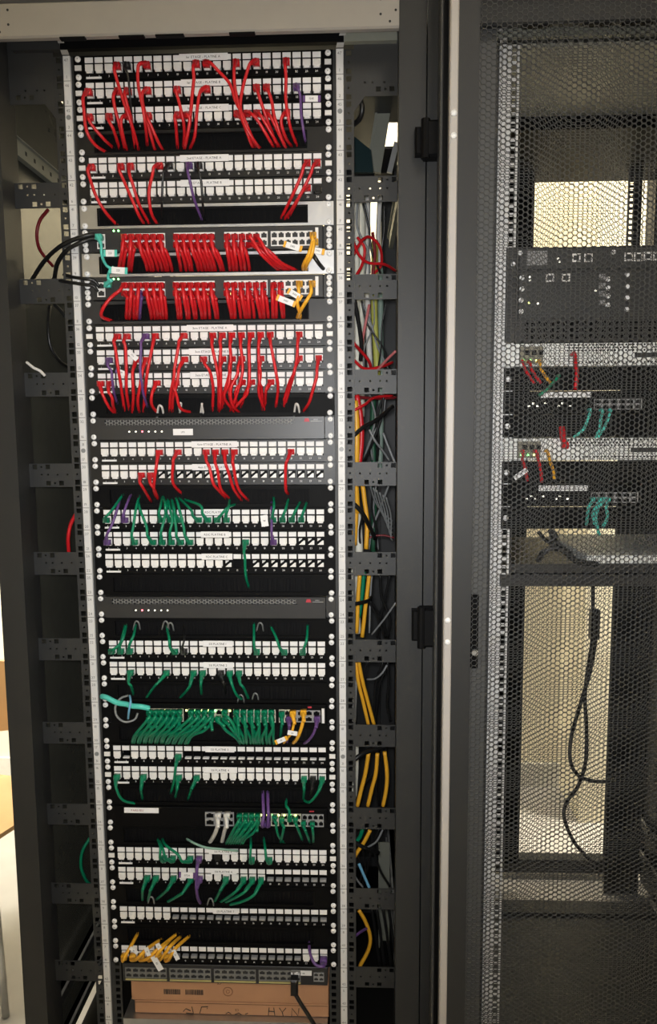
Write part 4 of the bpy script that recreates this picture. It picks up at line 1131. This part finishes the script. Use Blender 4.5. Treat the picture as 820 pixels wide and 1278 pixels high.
for px, py, mt_ in ((661,346,LEDW),(661,350,LEDW),(660,378,LEDY),(671,379,LEDW),(743,363,LEDW)):
    x, z = L(px, py); MB().cyl((x,-.009,z), .0018, 'y', .002, 8).build('indicator', mt_, mod)
psu = MB().bbox(-.012, .040, -.007, -.004, H-3*U, H-U-.003, .001).build('power_module', DARK, t)
for k, py in enumerate((346,357,367,378)):
    x, z = L(751, py); MB().bbox(x-.006, x+.006, -.012, -.007, z-.005, z+.005, .001).build('terminal', GREYTAB, psu)
    x, z = L(758, py+3); MB().cyl((x,-.011,z), .0044, 'y', .004, 10).build('thumbscrew', SCREW, psu)
md2 = MB().bbox(.046, .215, -.007, -.004, H-3*U, H-U-.003, .001).build('fan_module', DARK, t)
for py in (343,358,372,386):
    x, z = L(782, py); MB().cyl((x,-.010,z), .0044, 'y', .003, 10).build('thumbscrew', SCREW, md2)
gr = MB()
for a in range(34):
    for b_ in range(3):
        gr.box(-.205+a*.012, -.198+a*.012, -.0052, -.004, .008+b_*.012, .016+b_*.012)
stuff(gr.build('vent_slots', BLACK, t))
# two pale perforated servers
def server(tick, label):
    t = r2('rack_server', label, 'server', tick); t['group'] = 'pale perforated servers'
    MB().bbox(-.222, .222, -.010, .60, .001, U-.001, .001).build('chassis', SERVER, t)
    for sx in (-1, 1): MB().bbox(*sorted((sx*.2222, sx*.2413)), -.006, 0, .001, U-.001, .001).build('ear', SERVER, t)
    hx = MB()
    for k in range(50):
        for j in range(3):
            x = -.125+k*.0068+(j % 2)*.0034
            if x < .215 and not (.0 < x < .075 and j == 1): hx.cyl((x, -.0106, .0295+j*.0052), .0019, 'y', .001, 6)
    for k in range(48): hx.cyl((-.110+k*.0068, -.0106, .0075), .0017, 'y', .001, 6)
    stuff(hx.build('vent_holes', BLACK, t))
    for x0, x1 in ((.0, .078), (.125, .205)): MB().bbox(x0, x1, -.0115, -.010, .016, .0245, .0005).build('drive_slot', PLATE, t)
    MB().bbox(-.215, -.170, -.0115, -.010, .006, .038, .0008).build('port_bay', mat('bay_tan', (.25,.23,.17), .5), t)
    for k in range(3): MB().bbox(-.205+k*.013, -.196+k*.013, -.0118, -.0112, .022, .031, .0003).build('port', BLACK, t)
    for k, mt_ in enumerate((LEDG, LEDG, LEDY)): MB().cyl((-.207+k*.012, -.013, .012), .0020, 'y', .002, 8).build('indicator', mt_, t)
    return t
server(12, 'upper pale perforated server in the right rack')
server(16, 'lower pale perforated server in the right rack')
# two dark switches
def dsw(tick, label, lbl):
    t = r2('network_switch', label, 'network switch', tick); t['group'] = 'dark switches in the right rack'
    MB().bbox(-.222, .222, -.008, .30, .001, U-.001, .001).build('chassis', BLACK, t)
    for sx in (-1, 1): MB().bbox(*sorted((sx*.2222, sx*.2413)), -.003, 0, .001, U-.001, .001).build('ear', BLACK, t)
    s_ = MB().bbox(-.172, -.078, -.0088, -.008, .031, .0415, .0003).build('sticker', PAPER, t)
    text(MB(), lbl, .0065, -.125, .0340, -.0090).build('sticker_text', INK, s_)
    for k, x in enumerate((-.196,-.188,-.180,-.165,-.140,-.133,-.118)): MB().box(x, x+.004, -.009, -.008, .014+(k % 2)*.005, .017+(k % 2)*.005).build('indicator', LEDW, t)
    port_block(t, -.072, .018, .008, .028, 6, -.0095, GREYTAB)
    MB().plate(.115, .145, .006, .038, -.0095, -.008, [(.119,.131,.009,.020),(.119,.131,.024,.035)]).build('uplink_port', mat('dusty_pink', (.45,.30,.30), .5), t)
dsw(14, 'upper dark switch with white sticker in the right rack', 'SWITCH BAIE A1')
dsw(18, 'lower dark switch with white sticker in the right rack', 'SWITCH BAIE A2')
# black blanking panels between the devices
for tk, w_ in ((13, 'above the upper dark switch'), (15, 'above the lower pale server'), (17, 'above the lower dark switch'), (19, 'below the lower dark switch')):
    t = r2('blanking_panel', f'black blanking panel {w_} in the right rack', 'blanking panel', tk); t['group'] = 'blanking panels in the right rack'
    MB().bbox(-.2413, .2413, -.002, .0003, .001, U-.001, .0005).build('faceplate', BLACK, t)
    MB().box(-.222, .222, .0003, .02, .001, .003).build('stiffening_flange', BLACK, t)
    for sx in (-1, 1): link('screw', M_SCREW, t, (sx*.2325, -.002, U/2))
# shelf with tray
t = r2('rack_shelf', 'dark shelf with a pale tray below the lower dark switch of the right rack', 'shelf', 22, 1)
MB().bbox(-.2413, .2413, -.003, .0003, .020, U-.001, .001).build('shelf_front', PLATE, t)
MB().box(-.222, .222, .0003, .50, .040, .043).build('shelf_plate', PLATE, t)
MB().box(-.222, .222, .46, .464, .043, at(700, 681, .46).z-zt(23)).build('back_plate', BLACK, t)
tray = thing('device_tray', 'pale perforated tray standing on the dark shelf of the right rack', 'tray', (RX, 0, zt(22)+.0010))
MB().bbox(-.070, .222, .010, .30, .018, .034, .001).build('tray_body', SERVER, tray)
MB().bbox(-.222, .222, .005, .32, .0, .018, .001).build('tray_base', PLATE, tray)
for k, (px, col) in enumerate(((650,'r'),(658,'r'),(670,'y'))):
    cord(col, at(px, 452, -.012), [(px+5,460),(px+11,470),(px+17,478)], f'{CNAME[col][0]} cord at the left end of the upper pale server, {["leftmost","second","third"][k]}', 'cords on the upper pale server', r=.003, yb=-.022, yend=-.008, boot=False)
cord('r', at(713, 443, -.012), [(718,452),(720,466),(718,486)], 'red cord hanging from the middle of the upper pale server', 'cords on the upper pale server', r=.004, yb=-.022, yend=-.008, boot=False)
cord('g', at(694, 470, -.008), [(688,480),(680,488),(672,494)], 'green cord above the white sticker of the upper dark switch', None, r=.003, yb=-.016, yend=-.008, boot=False)
for k, (px, e) in enumerate(((733, [(734,522),(728,536),(716,546)]), (748, [(750,522),(748,536),(742,548)]), (758, [(760,520),(754,534),(746,546)]))):
    cord('t', at(px, 512, -.010), e, f'turquoise cord on the upper dark switch of the right rack, {["leftmost","middle","rightmost"][k]}', 'turquoise cords in the right rack', r=.0028, yb=-.022, yend=-.006, boot=False)
c = cord('r', at(703, 556, -.010), [(703,548),(702,540),(701,534)], 'wide crimson plug on the lower pale server', 'cords on the lower pale server', r=.006, yb=-.022, yend=-.006)
for k, (px, col, e) in enumerate(((650,'r',[(652,574),(656,586),(658,600)]), (666,'r',[(672,574),(675,588),(676,602)]), (680,'y',[(686,574),(690,586),(692,598)]))):
    c = cord(col, at(px, 563, -.012), e, f'{CNAME[col][0]} cord at the left end of the lower pale server, {["leftmost","second","third"][k]}', 'cords on the lower pale server', r=.003, yb=-.022, yend=-.008, boot=False)
    if k == 0: paper_tag(c, 642, 597, 658, 586, 6, -.026, None, '14')
for k, (px, e) in enumerate(((737, [(735,632),(733,644),(732,655)]), (745, [(744,632),(740,642),(742,654)]), (756, [(757,632),(758,646),(752,658)]), (750, [(746,636),(744,650),(748,668)]))):
    cord('t', at(px, 622, -.010), e, f'turquoise cord on the lower dark switch of the right rack, {["leftmost","second","rightmost","longest"][k]}', 'turquoise cords in the right rack', r=.0030, yb=-.022, yend=-.006, boot=False)
loose('black_cable', 'black cable coil lying on the shelf of the right rack', BLK, .006, [(672,700,.0),(678,690,-.012),(690,684,-.015),(706,688,-.015),(716,698,-.012),(726,702,-.006),(745,704,.0)])
loose('black_cable', 'black cable looped in the slit above the shelf', BLK, .004, [(672,664,.01),(684,676,-.01),(694,668,-.012),(686,662,-.01),(696,678,-.01),(712,690,.0)])
# mains cable with coupler hanging in the lower opening
o1 = loose('black_mains_cable', 'black mains cable with inline coupler hanging in the lower opening of the right rack', BLK, .0055, [(740,722,.62),(740,760,.62),(739,800,.62),(733,840,.62),(730,870,.62),(732,910,.62),(731,950,.62),(722,980,.62),(708,1000,.62),(704,1020,.62),(716,1050,.62),(733,1070,.62),(745,1086,.60)])
o2 = loose('black_mains_cable', 'second black mains cable, looping to the right in the lower opening', BLK, .0055, [(744,760,.60),(743,800,.60),(736,840,.60),(724,880,.60),(713,920,.60),(712,950,.60),(722,968,.60),(742,975,.60),(764,975,.60)])
q = at(742, 778, .62)-o1.location
MB().bbox(q.x-.012, q.x+.012, q.y-.014, q.y+.014, q.z-.045, q.z+.040, .004).build('coupler', BLK, o1)

# ================================================================ CHAIR AT THE LEFT EDGE
def chair():
    cx, cy, sz = -.80, .42, .45
    t = thing('wooden_chair', 'plywood chair with metal legs at the left edge, behind the open rack', 'chair', (cx, cy, 0))
    n = 20
    seat = [(.21*math.cos(a)*(1-.08*math.cos(2*a)), .20*math.sin(a)*(1-.08*math.cos(2*a))) for a in np.linspace(0, 2*math.pi, n, endpoint=False)]
    MB().prism_xy(seat, sz-.012, sz).build('seat', WOOD, t)
    back = [(.19*math.cos(a), .70+.11*math.sin(a)*(1.0 if math.sin(a) > 0 else 1.0)) for a in np.linspace(0, 2*math.pi, n, endpoint=False)]
    MB().prism_xz(back[::-1], .20, .212).build('backrest', WOOD, t)
    for sx in (-1, 1):
        MB().tube([(sx*.15,-.13,sz-.012),(sx*.19,-.18,.002)], .010, 10).build('leg', ZINC, t, True)
        MB().tube(spline([(sx*.15,.14,sz-.012),(sx*.18,.22,.002)]), .010, 10).build('leg', ZINC, t, True)
        MB().tube(spline([(sx*.13,.10,sz-.02),(sx*.13,.19,sz+.05),(sx*.13,.222,.62),(sx*.13,.222,.72)]), .009, 10).build('back_support', ZINC, t, True)
chair()
